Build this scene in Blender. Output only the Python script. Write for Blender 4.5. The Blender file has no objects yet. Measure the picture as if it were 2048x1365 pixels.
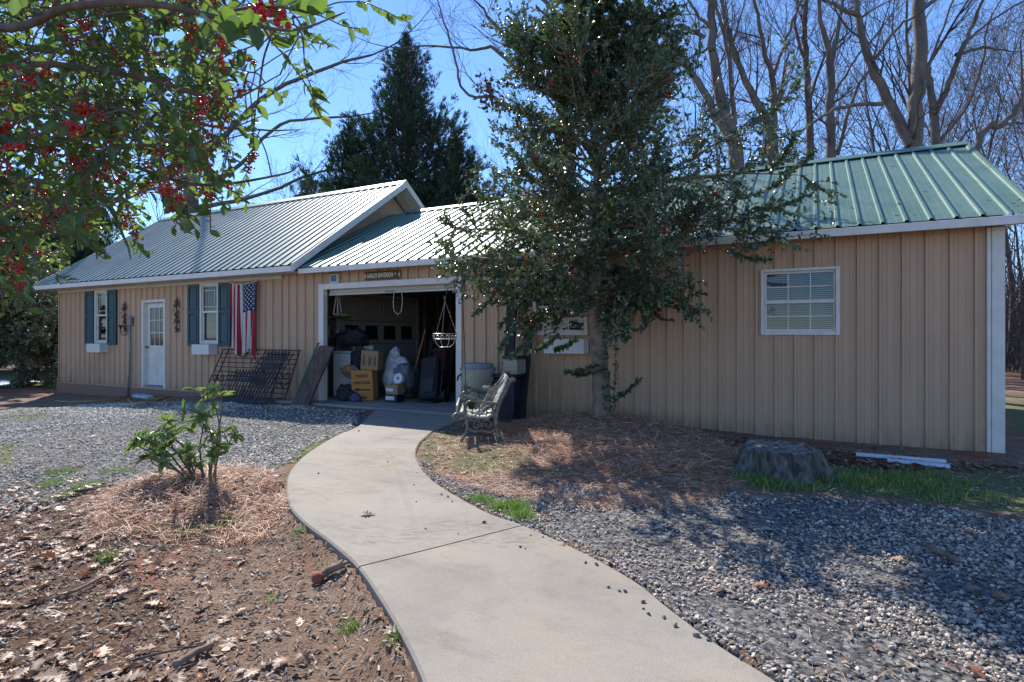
import bpy, math, random
import numpy as np
R = math.radians
# ------------------------------------------------------------------ camera, world, sun
sc = bpy.context.scene
COL = sc.collection
TH = R(27.6); C_, S_ = math.cos(TH), math.sin(TH)
D, H, FOC, CX, CY = 8.2, 1.25, 1154.0, 1024.0, 672.0
cam_d = bpy.data.cameras.new('camera'); cam = bpy.data.objects.new('camera', cam_d); COL.objects.link(cam)
cam.location = (0, -D, H); cam.rotation_euler = (R(90), 0, TH)
cam_d.sensor_width = 36; cam_d.lens = 36*FOC/2048; cam_d.shift_y = -10.5/2048
cam_d.clip_start = 0.05; cam_d.clip_end = 2000
sc.camera = cam
SUN = np.array([-0.82, 0.62, 1.0]); SUN /= np.linalg.norm(SUN)
elev = math.asin(SUN[2]); azi = math.atan2(SUN[0], SUN[1])
w = bpy.data.worlds.new('World'); sc.world = w; w.use_nodes = True
nt = w.node_tree; nt.nodes.clear()
sky = nt.nodes.new('ShaderNodeTexSky'); sky.sky_type = 'NISHITA'; sky.sun_disc = False
sky.sun_elevation = elev; sky.sun_rotation = azi; sky.air_density = 1.0; sky.dust_density = 0.0; sky.ozone_density = 2.5; sky.altitude = 800
bg = nt.nodes.new('ShaderNodeBackground'); bg.inputs['Strength'].default_value = 0.13
wo = nt.nodes.new('ShaderNodeOutputWorld')
tint = nt.nodes.new('ShaderNodeMix'); tint.data_type = 'RGBA'; tint.blend_type = 'MULTIPLY'; tint.inputs[0].default_value = 1.0; tint.inputs[7].default_value = (.76, .93, 1.16, 1)   # clear winter sky is bluer than the model
nt.links.new(sky.outputs[0], tint.inputs[6]); nt.links.new(tint.outputs[2], bg.inputs[0]); nt.links.new(bg.outputs[0], wo.inputs[0])
sd = bpy.data.lights.new('sun', 'SUN'); sd.energy = 4.8; sd.angle = R(0.5); sd.color = (1, 0.94, 0.84)
so = bpy.data.objects.new('sun', sd); COL.objects.link(so); so.location = (-20, 20, 30)
import mathutils
so.rotation_euler = mathutils.Vector(-SUN).to_track_quat('-Z', 'Y').to_euler()
sc.view_settings.view_transform = 'Standard'; sc.view_settings.look = 'None'
sc.view_settings.exposure = 0.68; sc.view_settings.gamma = 1.0
sc.cycles.max_bounces = 7; sc.cycles.diffuse_bounces = 3; sc.cycles.transparent_max_bounces = 8
sc.cycles.sample_clamp_indirect = 6.0
rng = random.Random(7); nr = np.random.default_rng(11)

# ------------------------------------------------------------------ maths helpers
def c2w(Xc, Zc): return C_*Xc - S_*Zc, -D + S_*Xc + C_*Zc
def w2c(x, y): return C_*x + S_*(y+D), -S_*x + C_*(y+D)
def PX(px, py, Z):                      # point at picture direction and depth
    Xc = (px-CX)/FOC*Z; x, y = c2w(Xc, Z); return (x, y, H-(py-CY)/FOC*Z)
def FX(px, py=672, y=0.0):              # point on a plane parallel to the facade
    u = (px-CX)/FOC; Z = (D+y)/(C_+S_*u); p = PX(px, py, Z); return p[0], p[2]
def sstep(t): t = np.clip(t, 0, 1); return t*t*(3-2*t)
def vnoise(x, y, s, seed=0):
    x = np.asarray(x, float)*s; y = np.asarray(y, float)*s
    xi = np.floor(x).astype(np.int64); yi = np.floor(y).astype(np.int64); fx = x-xi; fy = y-yi
    fx = fx*fx*(3-2*fx); fy = fy*fy*(3-2*fy)
    def h(a, b):
        n = (a*374761393 + b*668265263 + seed*1442695) & 0xffffffff
        n = ((n ^ (n >> 13))*1274126177) & 0xffffffff
        return ((n ^ (n >> 16)) & 0xffff)/65535.0
    return (h(xi, yi)*(1-fx)+h(xi+1, yi)*fx)*(1-fy)+(h(xi, yi+1)*(1-fx)+h(xi+1, yi+1)*fx)*fy
def fbm(x, y, s, seed=0): return (vnoise(x, y, s, seed)+.5*vnoise(x, y, s*2.1, seed+1)+.25*vnoise(x, y, s*4.3, seed+2))/1.75
def pathz(x, y): return 0.0 - 0.07*sstep((-np.asarray(y)-0.4)/5.0)
def GP(px, py, zf=pathz, off=0.0):
    z = 0.0
    for _ in range(12):
        Z = FOC*(H-z)/(py-CY); x, y = c2w((px-CX)/FOC*Z, Z); z = float(zf(x, y))+off
    return x, y, z
# path edges: stations measured on the ground
LE = [(751,818),(718,851),(677,869),(633,894),(598,920),(577,949),(573,985),(583,1017),(613,1048),(660,1083),(716,1133),(762,1198),(800,1262),(830,1320),(850,1370),(868,1450),(885,1700)]
RE = [(932,838),(872,860),(853,873),(838,888),(832,905),(836,923),(853,949),(885,974),(935,1004),(988,1030),(1046,1050),(1160,1101),(1268,1160),(1345,1220),(1440,1290),(1570,1372),(1900,1600)]
def catmull(P, n=6):
    P = [np.array(p, float) for p in P]; P = [2*P[0]-P[1]] + P + [2*P[-1]-P[-2]]; out = []
    for i in range(1, len(P)-2):
        a, b, c, d = P[i-1], P[i], P[i+1], P[i+2]
        for k in range(n):
            t = k/n; out.append(.5*((2*b)+(-a+c)*t+(2*a-5*b+4*c-d)*t*t+(-a+3*b-3*c+d)*t**3))
    out.append(P[-2]); return np.array(out)
LW = catmull([GP(*p)[:2] for p in LE]); RW = catmull([GP(*p)[:2] for p in RE])
CW = (LW+RW)/2; HWD = np.linalg.norm(LW-RW, axis=1)/2
def pside(x, y):
    x = np.asarray(x, float).ravel(); y = np.asarray(y, float).ravel(); T = np.gradient(CW, axis=0)
    dist = np.empty(len(x)); sd_ = np.empty(len(x))
    for i in range(0, len(x), 20000):
        dx = x[i:i+20000, None]-CW[None, :, 0]; dy = y[i:i+20000, None]-CW[None, :, 1]
        k = np.argmin(dx*dx+dy*dy, axis=1); ar = np.arange(len(k)); a, b = dx[ar, k], dy[ar, k]
        dist[i:i+20000] = np.sqrt(a*a+b*b)-HWD[k]; sd_[i:i+20000] = np.sign(T[k, 0]*b-T[k, 1]*a)
    return dist, sd_                    # sd_ <0 : picture-left side (checked below)
_d, _s = pside([GP(300, 1200)[0]], [GP(300, 1200)[1]]); LSIGN = _s[0]
TREE = (*PX(1205, 848, 7.55)[:2],); RHO = (*GP(385, 975)[:2],)
MOUNDS = [(*TREE, 0.20, 1.15), (*GP(1330, 925)[:2], .10, .9), (*GP(1090, 905)[:2], .06, .8), (*RHO, 0.12, .75), (*GP(300, 1020)[:2], .05, .6)]
def gh(x, y):
    shp = np.shape(x); x = np.asarray(x, float).ravel(); y = np.asarray(y, float).ravel()
    g = -0.035-0.06*sstep((-y-.5)/4) - .25*sstep((-9.8-x)/7) - .02*sstep((x+3)/4)
    dist, sd_ = pside(x, y); Xc, Zc = w2c(x, y)
    left = sd_ == LSIGN
    g = g - np.where(left, .085*sstep(dist/.18)*sstep((6.0-Zc)/2.0), 0)
    near = sstep(1-dist/.35)
    g = np.where(left, g, g*(1-near)+(pathz(x, y)-.012)*near)
    g = np.where(left & (Zc > 5), g*(1-near)+(pathz(x, y)-.02)*near, g)
    m = np.zeros_like(g)
    for (mx, my, a, s) in MOUNDS: m = m + a*np.exp(-((x-mx)**2+(y-my)**2)/(2*(s*.62)**2))
    out_ = sstep(dist/.5)
    g = g + (m + .03*(fbm(x, y, 1.3, 5)-.5)+.015*(vnoise(x, y, 5, 9)-.5))*out_
    inside = dist < 0.0
    g = np.where(inside, pathz(x, y)-.07, g)
    g = np.where((y > -.42) & (x > -8.9) & (x < -4.6), -.12, g)
    r = np.hypot(x+6, y+3); g = g + .02*np.clip(r-30, 0, 60)
    return g.reshape(shp) if shp else float(g[0])
def G(px, py): return GP(px, py, lambda x, y: gh(x, y))

# ------------------------------------------------------------------ object helpers
def link(o): COL.objects.link(o); return o
def thing(name, label, cat, loc=(0, 0, 0), rotz=0.0, group=None):
    o = link(bpy.data.objects.new(name, None)); o.location = loc; o.rotation_euler = (0, 0, rotz); o.empty_display_size = .1
    o['label'] = label; o['category'] = cat
    if group: o['group'] = group
    return o
def tag(o, label=None, cat=None, group=None, kind=None):
    for k, v in (('label', label), ('category', cat), ('group', group), ('kind', kind)):
        if v: o[k] = v
    return o
def mesh_np(name, V, F, mat, parent=None, smooth=False, local=False, matidx=None, attrs=None):
    """V (n,3); F list of int arrays (k,3)/(k,4) or python lists."""
    V = np.asarray(V, np.float64).reshape(-1, 3)
    if parent is not None and not local:
        r = parent
        while r.parent: r = r.parent
        V = V-np.array(r.location)
    me = bpy.data.meshes.new(name)
    arrs = [np.asarray(f, np.int32) for f in F if len(f)]
    loops = np.concatenate([a.ravel() for a in arrs]); tot = np.concatenate([np.full(len(a), a.shape[1], np.int32) for a in arrs])
    start = np.concatenate([[0], np.cumsum(tot)[:-1]]).astype(np.int32)
    me.vertices.add(len(V)); me.vertices.foreach_set('co', V.astype(np.float32).ravel())
    me.loops.add(len(loops)); me.loops.foreach_set('vertex_index', loops.astype(np.int32))
    me.polygons.add(len(tot)); me.polygons.foreach_set('loop_start', start); me.polygons.foreach_set('loop_total', tot)
    me.polygons.foreach_set('use_smooth', np.full(len(tot), smooth, bool))
    if isinstance(mat, (list, tuple)):
        for m in mat: me.materials.append(m)
        if matidx is not None: me.polygons.foreach_set('material_index', np.asarray(matidx, np.int32))
    else: me.materials.append(mat)
    if attrs:
        for k, a in attrs.items():
            at = me.attributes.new(k, 'FLOAT', 'POINT'); at.data.foreach_set('value', np.asarray(a, np.float32))
    me.update(calc_edges=True)
    o = link(bpy.data.objects.new(name, me))
    if parent is not None: o.parent = parent
    return o
class MB:
    def __init__(s): s.V = []; s.Q = []; s.T = []
    def add(s, V, Q=(), T=()):
        n = len(s.V); s.V.extend([tuple(v) for v in V]); s.Q.extend([tuple(i+n for i in f) for f in Q]); s.T.extend([tuple(i+n for i in f) for f in T])
    def box(s, a, b, M=None, bev=0.0):
        x0, y0, z0 = a; x1, y1, z1 = b
        if bev <= 0:
            V = [(x0,y0,z0),(x1,y0,z0),(x1,y1,z0),(x0,y1,z0),(x0,y0,z1),(x1,y0,z1),(x1,y1,z1),(x0,y1,z1)]
            Q = [(0,3,2,1),(4,5,6,7),(0,1,5,4),(1,2,6,5),(2,3,7,6),(3,0,4,7)]; T = []
        else:
            V = []; c = [(x0+x1)/2, (y0+y1)/2, (z0+z1)/2]; h = [abs(x1-x0)/2, abs(y1-y0)/2, abs(z1-z0)/2]
            idx = {}
            for sx in (-1, 1):
                for sy in (-1, 1):
                    for sz in (-1, 1):
                        for ax in range(3):
                            p = [sx*(h[0]-bev), sy*(h[1]-bev), sz*(h[2]-bev)]; p[ax] += (sx, sy, sz)[ax]*bev
                            idx[(sx, sy, sz, ax)] = len(V); V.append((c[0]+p[0], c[1]+p[1], c[2]+p[2]))
            Q = []; T = []
            for ax in range(3):
                o1, o2 = [i for i in range(3) if i != ax]
                for sg in (-1, 1):
                    def k(a_, b_):
                        t = [0, 0, 0]; t[ax] = sg; t[o1] = a_; t[o2] = b_; return idx[(*t, ax)]
                    Q.append((k(-1,-1), k(1,-1), k(1,1), k(-1,1)))
                for a_ in (-1, 1):
                    for b_ in (-1, 1):
                        def e(sg, which):
                            t = [0, 0, 0]; t[ax] = sg; t[o1] = a_; t[o2] = b_; return idx[(*t, which)]
                        Q.append((e(-1, o1), e(1, o1), e(1, o2), e(-1, o2)))
            for sx in (-1, 1):
                for sy in (-1, 1):
                    for sz in (-1, 1): T.append(tuple(idx[(sx, sy, sz, ax)] for ax in range(3)))
        if M is not None: V = [tuple(M @ mathutils.Vector(v)) for v in V]
        s.add(V, Q, T); return s
    def tube(s, P, r, n=8, cap=True, flat=1.0):
        P = [np.array(p, float) for p in P]; m = len(P)
        rr = [r]*m if np.isscalar(r) else [r[0]+(r[1]-r[0])*i/(m-1) for i in range(m)] if len(r) == 2 and m != 2 else list(r)
        V = []; up = None
        for i in range(m):
            t = P[min(i+1, m-1)]-P[max(i-1, 0)]; L = np.linalg.norm(t); t = t/L if L > 1e-9 else np.array([0, 0, 1.])
            if up is None: up = np.cross(t, [0, 0, 1.]) if abs(t[2]) < .95 else np.cross(t, [0, 1., 0])
            a = up-t*np.dot(up, t); a /= max(np.linalg.norm(a), 1e-9); b = np.cross(t, a); up = a
            for k in range(n):
                an = 2*math.pi*k/n; V.append(P[i]+rr[i]*(math.cos(an)*a+flat*math.sin(an)*b))
        Q = [(i*n+k, i*n+(k+1) % n, (i+1)*n+(k+1) % n, (i+1)*n+k) for i in range(m-1) for k in range(n)]; T = []
        if cap:
            V += [P[0], P[-1]]; c0, c1 = m*n, m*n+1
            T = [(c0, (k+1) % n, k) for k in range(n)]+[(c1, (m-1)*n+k, (m-1)*n+(k+1) % n) for k in range(n)]
        s.add(V, Q, T); return s
    def lathe(s, prof, n=20, c=(0, 0, 0), wob=0.0, seed=1):
        V = []; rg = random.Random(seed)
        w_ = [1+wob*(rg.random()-.5) for _ in range(n)]
        for (r, z) in prof:
            for k in range(n):
                a = 2*math.pi*k/n; V.append((c[0]+r*w_[k]*math.cos(a), c[1]+r*w_[k]*math.sin(a), c[2]+z))
        Q = [(i*n+k, i*n+(k+1) % n, (i+1)*n+(k+1) % n, (i+1)*n+k) for i in range(len(prof)-1) for k in range(n)]
        s.add(V, Q); return s
    def quad(s, a, b, c, d): s.add([a, b, c, d], [(0, 1, 2, 3)]); return s
    def prism(s, pts, y0, y1):          # polygon in xz, extruded along y (fan caps: convex-ish)
        n = len(pts); V = [(x, y0, z) for x, z in pts]+[(x, y1, z) for x, z in pts]
        cx = sum(p[0] for p in pts)/n; cz = sum(p[1] for p in pts)/n; V += [(cx, y0, cz), (cx, y1, cz)]
        s.add(V, [(k, (k+1) % n, n+(k+1) % n, n+k) for k in range(n)], [(2*n, (k+1) % n, k) for k in range(n)]+[(2*n+1, n+k, n+(k+1) % n) for k in range(n)]); return s
    def tf(s, M): s.V = [tuple(M @ mathutils.Vector(v)) for v in s.V]; return s
    def build(s, name, mat, parent=None, smooth=False, local=False): return mesh_np(name, s.V, [s.Q, s.T], mat, parent, smooth, local)
def inst(tv, tf, pos, ax, nrm, scl):
    """many copies of a template: axis ax, normal nrm, scale (N,) or (N,3)."""
    pos = np.asarray(pos, float); ax = np.asarray(ax, float); nrm = np.asarray(nrm, float)
    ax = ax/np.linalg.norm(ax, axis=1, keepdims=True); b = np.cross(nrm, ax); b /= np.maximum(np.linalg.norm(b, axis=1, keepdims=True), 1e-9); n = np.cross(ax, b)
    scl = np.asarray(scl, float); scl = np.repeat(scl[:, None], 3, 1) if scl.ndim == 1 else scl
    V = pos[:, None]+tv[None, :, 0:1]*(ax*scl[:, 0:1])[:, None]+tv[None, :, 1:2]*(b*scl[:, 1:2])[:, None]+tv[None, :, 2:3]*(n*scl[:, 2:3])[:, None]
    F = (tf[None]+(np.arange(len(pos))*len(tv))[:, None, None]).reshape(-1, tf.shape[1])
    return V.reshape(-1, 3), F
def prisms(S, n=4):
    S = np.asarray(S, float); p, q = S[:, 0:3], S[:, 3:6]; t = q-p; t = t/np.maximum(np.linalg.norm(t, axis=1, keepdims=True), 1e-9)
    ref = np.where(np.abs(t[:, 2:3]) < .9, [[0, 0, 1.]], [[1., 0, 0]]); a = np.cross(t, ref); a /= np.linalg.norm(a, axis=1, keepdims=True); b = np.cross(t, a)
    V = []
    for k in range(n):
        an = 2*math.pi*k/n; e = math.cos(an)*a+math.sin(an)*b; V.append(p+e*S[:, 6:7]); V.append(q+e*S[:, 7:8])
    V = np.stack(V, 1).reshape(-1, 3); o = (np.arange(len(S))*2*n)[:, None]
    F = np.concatenate([o+np.array([[2*k, 2*((k+1) % n), 2*((k+1) % n)+1, 2*k+1]]) for k in range(n)])
    return V, F

# ------------------------------------------------------------------ materials
def new_mat(name):
    m = bpy.data.materials.new(name); m.use_nodes = True; t = m.node_tree; b = t.nodes['Principled BSDF']; return m, t, b
def ramp(t, stops, interp='LINEAR'):
    r = t.nodes.new('ShaderNodeValToRGB'); e = r.color_ramp.elements; r.color_ramp.interpolation = interp
    while len(e) < len(stops): e.new(.5)
    for i, (p, c) in enumerate(stops): e[i].position = p; e[i].color = (*c, 1)
    return r
def tc(t, scale=(1, 1, 1)):
    a = t.nodes.new('ShaderNodeTexCoord'); m = t.nodes.new('ShaderNodeMapping'); m.inputs['Scale'].default_value = scale
    t.links.new(a.outputs['Object'], m.inputs['Vector']); return m.outputs[0]
def noise(t, vec, s, d=4, rough=.6):
    n = t.nodes.new('ShaderNodeTexNoise'); n.inputs['Scale'].default_value = s; n.inputs['Detail'].default_value = d; n.inputs['Roughness'].default_value = rough
    t.links.new(vec, n.inputs['Vector']); return n.outputs['Fac']
def bump(t, b, h, st, dist=.01, prev=None):
    n = t.nodes.new('ShaderNodeBump'); n.inputs['Strength'].default_value = st; n.inputs['Distance'].default_value = dist
    t.links.new(h, n.inputs['Height'])
    if prev: t.links.new(prev, n.inputs['Normal'])
    t.links.new(n.outputs[0], b.inputs['Normal']); return n.outputs[0]
def mixc(t, fac, a, b, mode='MIX'):
    m = t.nodes.new('ShaderNodeMix'); m.data_type = 'RGBA'; m.blend_type = mode
    for s_, v in ((m.inputs[0], fac), (m.inputs[6], a), (m.inputs[7], b)):
        if hasattr(v, 'is_linked') or hasattr(v, 'links'): t.links.new(v, s_)
        elif isinstance(v, (int, float)): s_.default_value = v
        else: s_.default_value = (*v, 1)
    return m.outputs[2]
def mat(name, c1, c2=None, s=8, rough=.6, bmp=0.0, bs=None, metal=0.0, scale=(1, 1, 1), spec=.5, lo=.35, hi=.65, dist=.01):
    m, t, b = new_mat(name); v = tc(t, scale); c2 = c2 or tuple(x*.8 for x in c1)
    f = noise(t, v, s); r = ramp(t, [(lo, c1), (hi, c2)]); t.links.new(f, r.inputs[0]); t.links.new(r.outputs[0], b.inputs['Base Color'])
    b.inputs['Roughness'].default_value = rough; b.inputs['Metallic'].default_value = metal; b.inputs['Specular IOR Level'].default_value = spec
    if bmp: bump(t, b, noise(t, v, bs or s*4, 5), bmp, dist)
    return m
def island(name, stops, rough=.7, transl=0.0, tcol=(.2, .4, .05), spec=.5, bmp=0, bs=60, interp='LINEAR', var=None):
    m, t, b = new_mat(name); g = t.nodes.new('ShaderNodeNewGeometry'); r = ramp(t, stops, interp); t.links.new(g.outputs['Random Per Island'], r.inputs[0])
    col = r.outputs[0]
    if var:
        f = noise(t, tc(t), var[0]); rr = ramp(t, [(.4, (1, 1, 1)), (.65, (var[1],)*3)]); t.links.new(f, rr.inputs[0]); col = mixc(t, 1.0, col, rr.outputs[0], 'MULTIPLY')
    t.links.new(col, b.inputs['Base Color']); b.inputs['Roughness'].default_value = rough; b.inputs['Specular IOR Level'].default_value = spec
    if bmp: bump(t, b, noise(t, tc(t), bs), bmp)
    if transl > 0:
        tr = t.nodes.new('ShaderNodeBsdfTranslucent'); t.links.new(mixc(t, .6, r.outputs[0], tcol), tr.inputs[0]); mx = t.nodes.new('ShaderNodeMixShader'); mx.inputs[0].default_value = transl
        t.links.new(b.outputs[0], mx.inputs[1]); t.links.new(tr.outputs[0], mx.inputs[2]); t.links.new(mx.outputs[0], t.nodes['Material Output'].inputs[0])
    return m
def siding_mat():
    m, t, b = new_mat('tan_siding'); v = tc(t)
    f = noise(t, tc(t, (1.5, 1, .35)), 2.2); r = ramp(t, [(.3, (.57, .37, .24)), (.7, (.50, .325, .208))]); t.links.new(f, r.inputs[0])
    sxs = t.nodes.new('ShaderNodeSeparateXYZ'); t.links.new(v, sxs.inputs[0]); dv = t.nodes.new('ShaderNodeMath'); dv.operation = 'DIVIDE'; t.links.new(sxs.outputs[0], dv.inputs[0]); dv.inputs[1].default_value = .9144; fl_ = t.nodes.new('ShaderNodeMath'); fl_.operation = 'FLOOR'; t.links.new(dv.outputs[0], fl_.inputs[0]); wn = t.nodes.new('ShaderNodeTexWhiteNoise'); wn.noise_dimensions = '1D'; t.links.new(fl_.outputs[0], wn.inputs['W']); rw = ramp(t, [(0, (.93, .93, .93)), (1, (1.03, 1.03, 1.03))]); t.links.new(wn.outputs['Value'], rw.inputs[0]); base_ = mixc(t, 1.0, r.outputs[0], rw.outputs[0], 'MULTIPLY')
    # weathering: mildew and clay splash near the ground, stronger on the old left part
    sx = t.nodes.new('ShaderNodeSeparateXYZ'); t.links.new(v, sx.inputs[0])
    def rng_(o, a, b_):
        n = t.nodes.new('ShaderNodeMapRange'); n.inputs[1].default_value = a; n.inputs[2].default_value = b_; n.inputs[3].default_value = 0; n.inputs[4].default_value = 1; t.links.new(o, n.inputs[0]); return n.outputs[0]
    def mul(a, b_):
        n = t.nodes.new('ShaderNodeMath'); n.operation = 'MULTIPLY'
        for i, q in enumerate((a, b_)):
            if isinstance(q, float): n.inputs[i].default_value = q
            else: t.links.new(q, n.inputs[i])
        return n.outputs[0]
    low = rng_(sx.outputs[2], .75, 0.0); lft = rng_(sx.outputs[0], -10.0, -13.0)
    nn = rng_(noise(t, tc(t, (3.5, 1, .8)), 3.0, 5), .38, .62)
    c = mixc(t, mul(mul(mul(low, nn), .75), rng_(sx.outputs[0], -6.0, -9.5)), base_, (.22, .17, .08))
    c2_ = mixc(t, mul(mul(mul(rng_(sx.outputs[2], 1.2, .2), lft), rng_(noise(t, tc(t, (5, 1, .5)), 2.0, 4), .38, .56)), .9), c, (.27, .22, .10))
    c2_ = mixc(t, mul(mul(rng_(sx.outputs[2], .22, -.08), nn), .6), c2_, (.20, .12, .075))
    t.links.new(c2_, b.inputs['Base Color']); b.inputs['Roughness'].default_value = .5; b.inputs['Specular IOR Level'].default_value = .35
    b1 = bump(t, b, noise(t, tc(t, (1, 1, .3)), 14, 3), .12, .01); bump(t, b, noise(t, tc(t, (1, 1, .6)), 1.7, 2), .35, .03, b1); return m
def roof_mat(name='green_metal_roofing', stops=((.3, (.095, .185, .145)), (.55, (.12, .215, .172)), (.8, (.16, .245, .20))), rlo=.42, rhi=.52, spec=.8):
    m, t, b = new_mat(name)
    f = noise(t, tc(t, (1, .25, .25)), 5, 5); r = ramp(t, list(stops)); t.links.new(f, r.inputs[0])
    f2 = noise(t, tc(t), 1.1, 6, .7); r2 = ramp(t, [(.55, (1, 1, 1)), (.68, (.72, .72, .66))]); t.links.new(f2, r2.inputs[0])
    t.links.new(mixc(t, 1.0, r.outputs[0], r2.outputs[0], 'MULTIPLY'), b.inputs['Base Color'])
    rr = t.nodes.new('ShaderNodeMapRange'); rr.inputs[3].default_value = rlo; rr.inputs[4].default_value = rhi; t.links.new(f2, rr.inputs[0]); t.links.new(rr.outputs[0], b.inputs['Roughness'])
    b.inputs['Metallic'].default_value = .15 if spec > .5 else 0; b.inputs['Specular IOR Level'].default_value = spec
    bump(t, b, noise(t, tc(t, (1, .3, .3)), 6, 3), .12, .02); return m
def glass_mat():
    m, t, b = new_mat('window_glass'); t.nodes.remove(b)
    tr = t.nodes.new('ShaderNodeBsdfTransparent'); tr.inputs[0].default_value = (.8, .85, .85, 1); gl = t.nodes.new('ShaderNodeBsdfGlossy'); gl.inputs['Roughness'].default_value = .03
    fr = t.nodes.new('ShaderNodeFresnel'); fr.inputs[0].default_value = 1.7; mx = t.nodes.new('ShaderNodeMixShader')
    t.links.new(fr.outputs[0], mx.inputs[0]); t.links.new(tr.outputs[0], mx.inputs[1]); t.links.new(gl.outputs[0], mx.inputs[2]); t.links.new(mx.outputs[0], t.nodes['Material Output'].inputs[0]); return m
def concrete_mat():
    m, t, b = new_mat('walk_concrete'); v = tc(t)
    f = noise(t, v, 1.4, 8, .65); r = ramp(t, [(.3, (.22, .20, .175)), (.5, (.275, .252, .222)), (.72, (.32, .293, .258))]); t.links.new(f, r.inputs[0])
    f2 = noise(t, v, 160, 3); r2 = ramp(t, [(.35, (.80, .79, .77)), (.6, (1.04, 1.03, 1.02))]); t.links.new(f2, r2.inputs[0])
    f3 = noise(t, tc(t, (1, 1, 1)), .7, 5, .75); r3 = ramp(t, [(.5, (1, 1, 1)), (.72, (1.0, .88, .76))]); t.links.new(f3, r3.inputs[0])
    f4 = noise(t, v, 7, 6, .7); r4 = ramp(t, [(.3, (.86, .85, .83)), (.48, (1, 1, 1))]); t.links.new(f4, r4.inputs[0])
    c = mixc(t, 1.0, mixc(t, 1.0, r.outputs[0], r2.outputs[0], 'MULTIPLY'), r3.outputs[0], 'MULTIPLY'); c = mixc(t, 1.0, c, r4.outputs[0], 'MULTIPLY')
    vc = t.nodes.new('ShaderNodeTexVoronoi'); vc.feature = 'DISTANCE_TO_EDGE'; vc.inputs['Scale'].default_value = .55
    wv = t.nodes.new('ShaderNodeMix'); wv.data_type = 'VECTOR'; nz = t.nodes.new('ShaderNodeTexNoise'); nz.inputs['Scale'].default_value = 2.5; nz.inputs['Detail'].default_value = 6; t.links.new(v, nz.inputs['Vector'])
    wv.inputs[0].default_value = .22; t.links.new(v, wv.inputs[4]); t.links.new(nz.outputs['Color'], wv.inputs[5]); t.links.new(wv.outputs[1], vc.inputs['Vector'])
    rc = ramp(t, [(0, (.62, .58, .54)), (.006, (1, 1, 1))]); t.links.new(vc.outputs['Distance'], rc.inputs[0])
    f5 = noise(t, v, .45, 3, .5); r5 = ramp(t, [(.5, (0, 0, 0)), (.6, (1, 1, 1))]); t.links.new(f5, r5.inputs[0]); crk = mixc(t, r5.outputs[0], (1, 1, 1), rc.outputs[0]); c = mixc(t, 1.0, c, crk, 'MULTIPLY')
    f6 = noise(t, tc(t, (.35, 1.4, 1)), 3.2, 7, .75); r6 = ramp(t, [(.30, (.80, .765, .72)), (.45, (1, 1, 1)), (.66, (1.06, 1.05, 1.03))]); t.links.new(f6, r6.inputs[0]); c = mixc(t, 1.0, c, r6.outputs[0], 'MULTIPLY')
    t.links.new(c, b.inputs['Base Color']); b.inputs['Roughness'].default_value = .85; bb = bump(t, b, f2, .35, .004); bump(t, b, noise(t, tc(t, (60, 3, 1)), 3.0, 2), .12, .003, bb); return m
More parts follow.
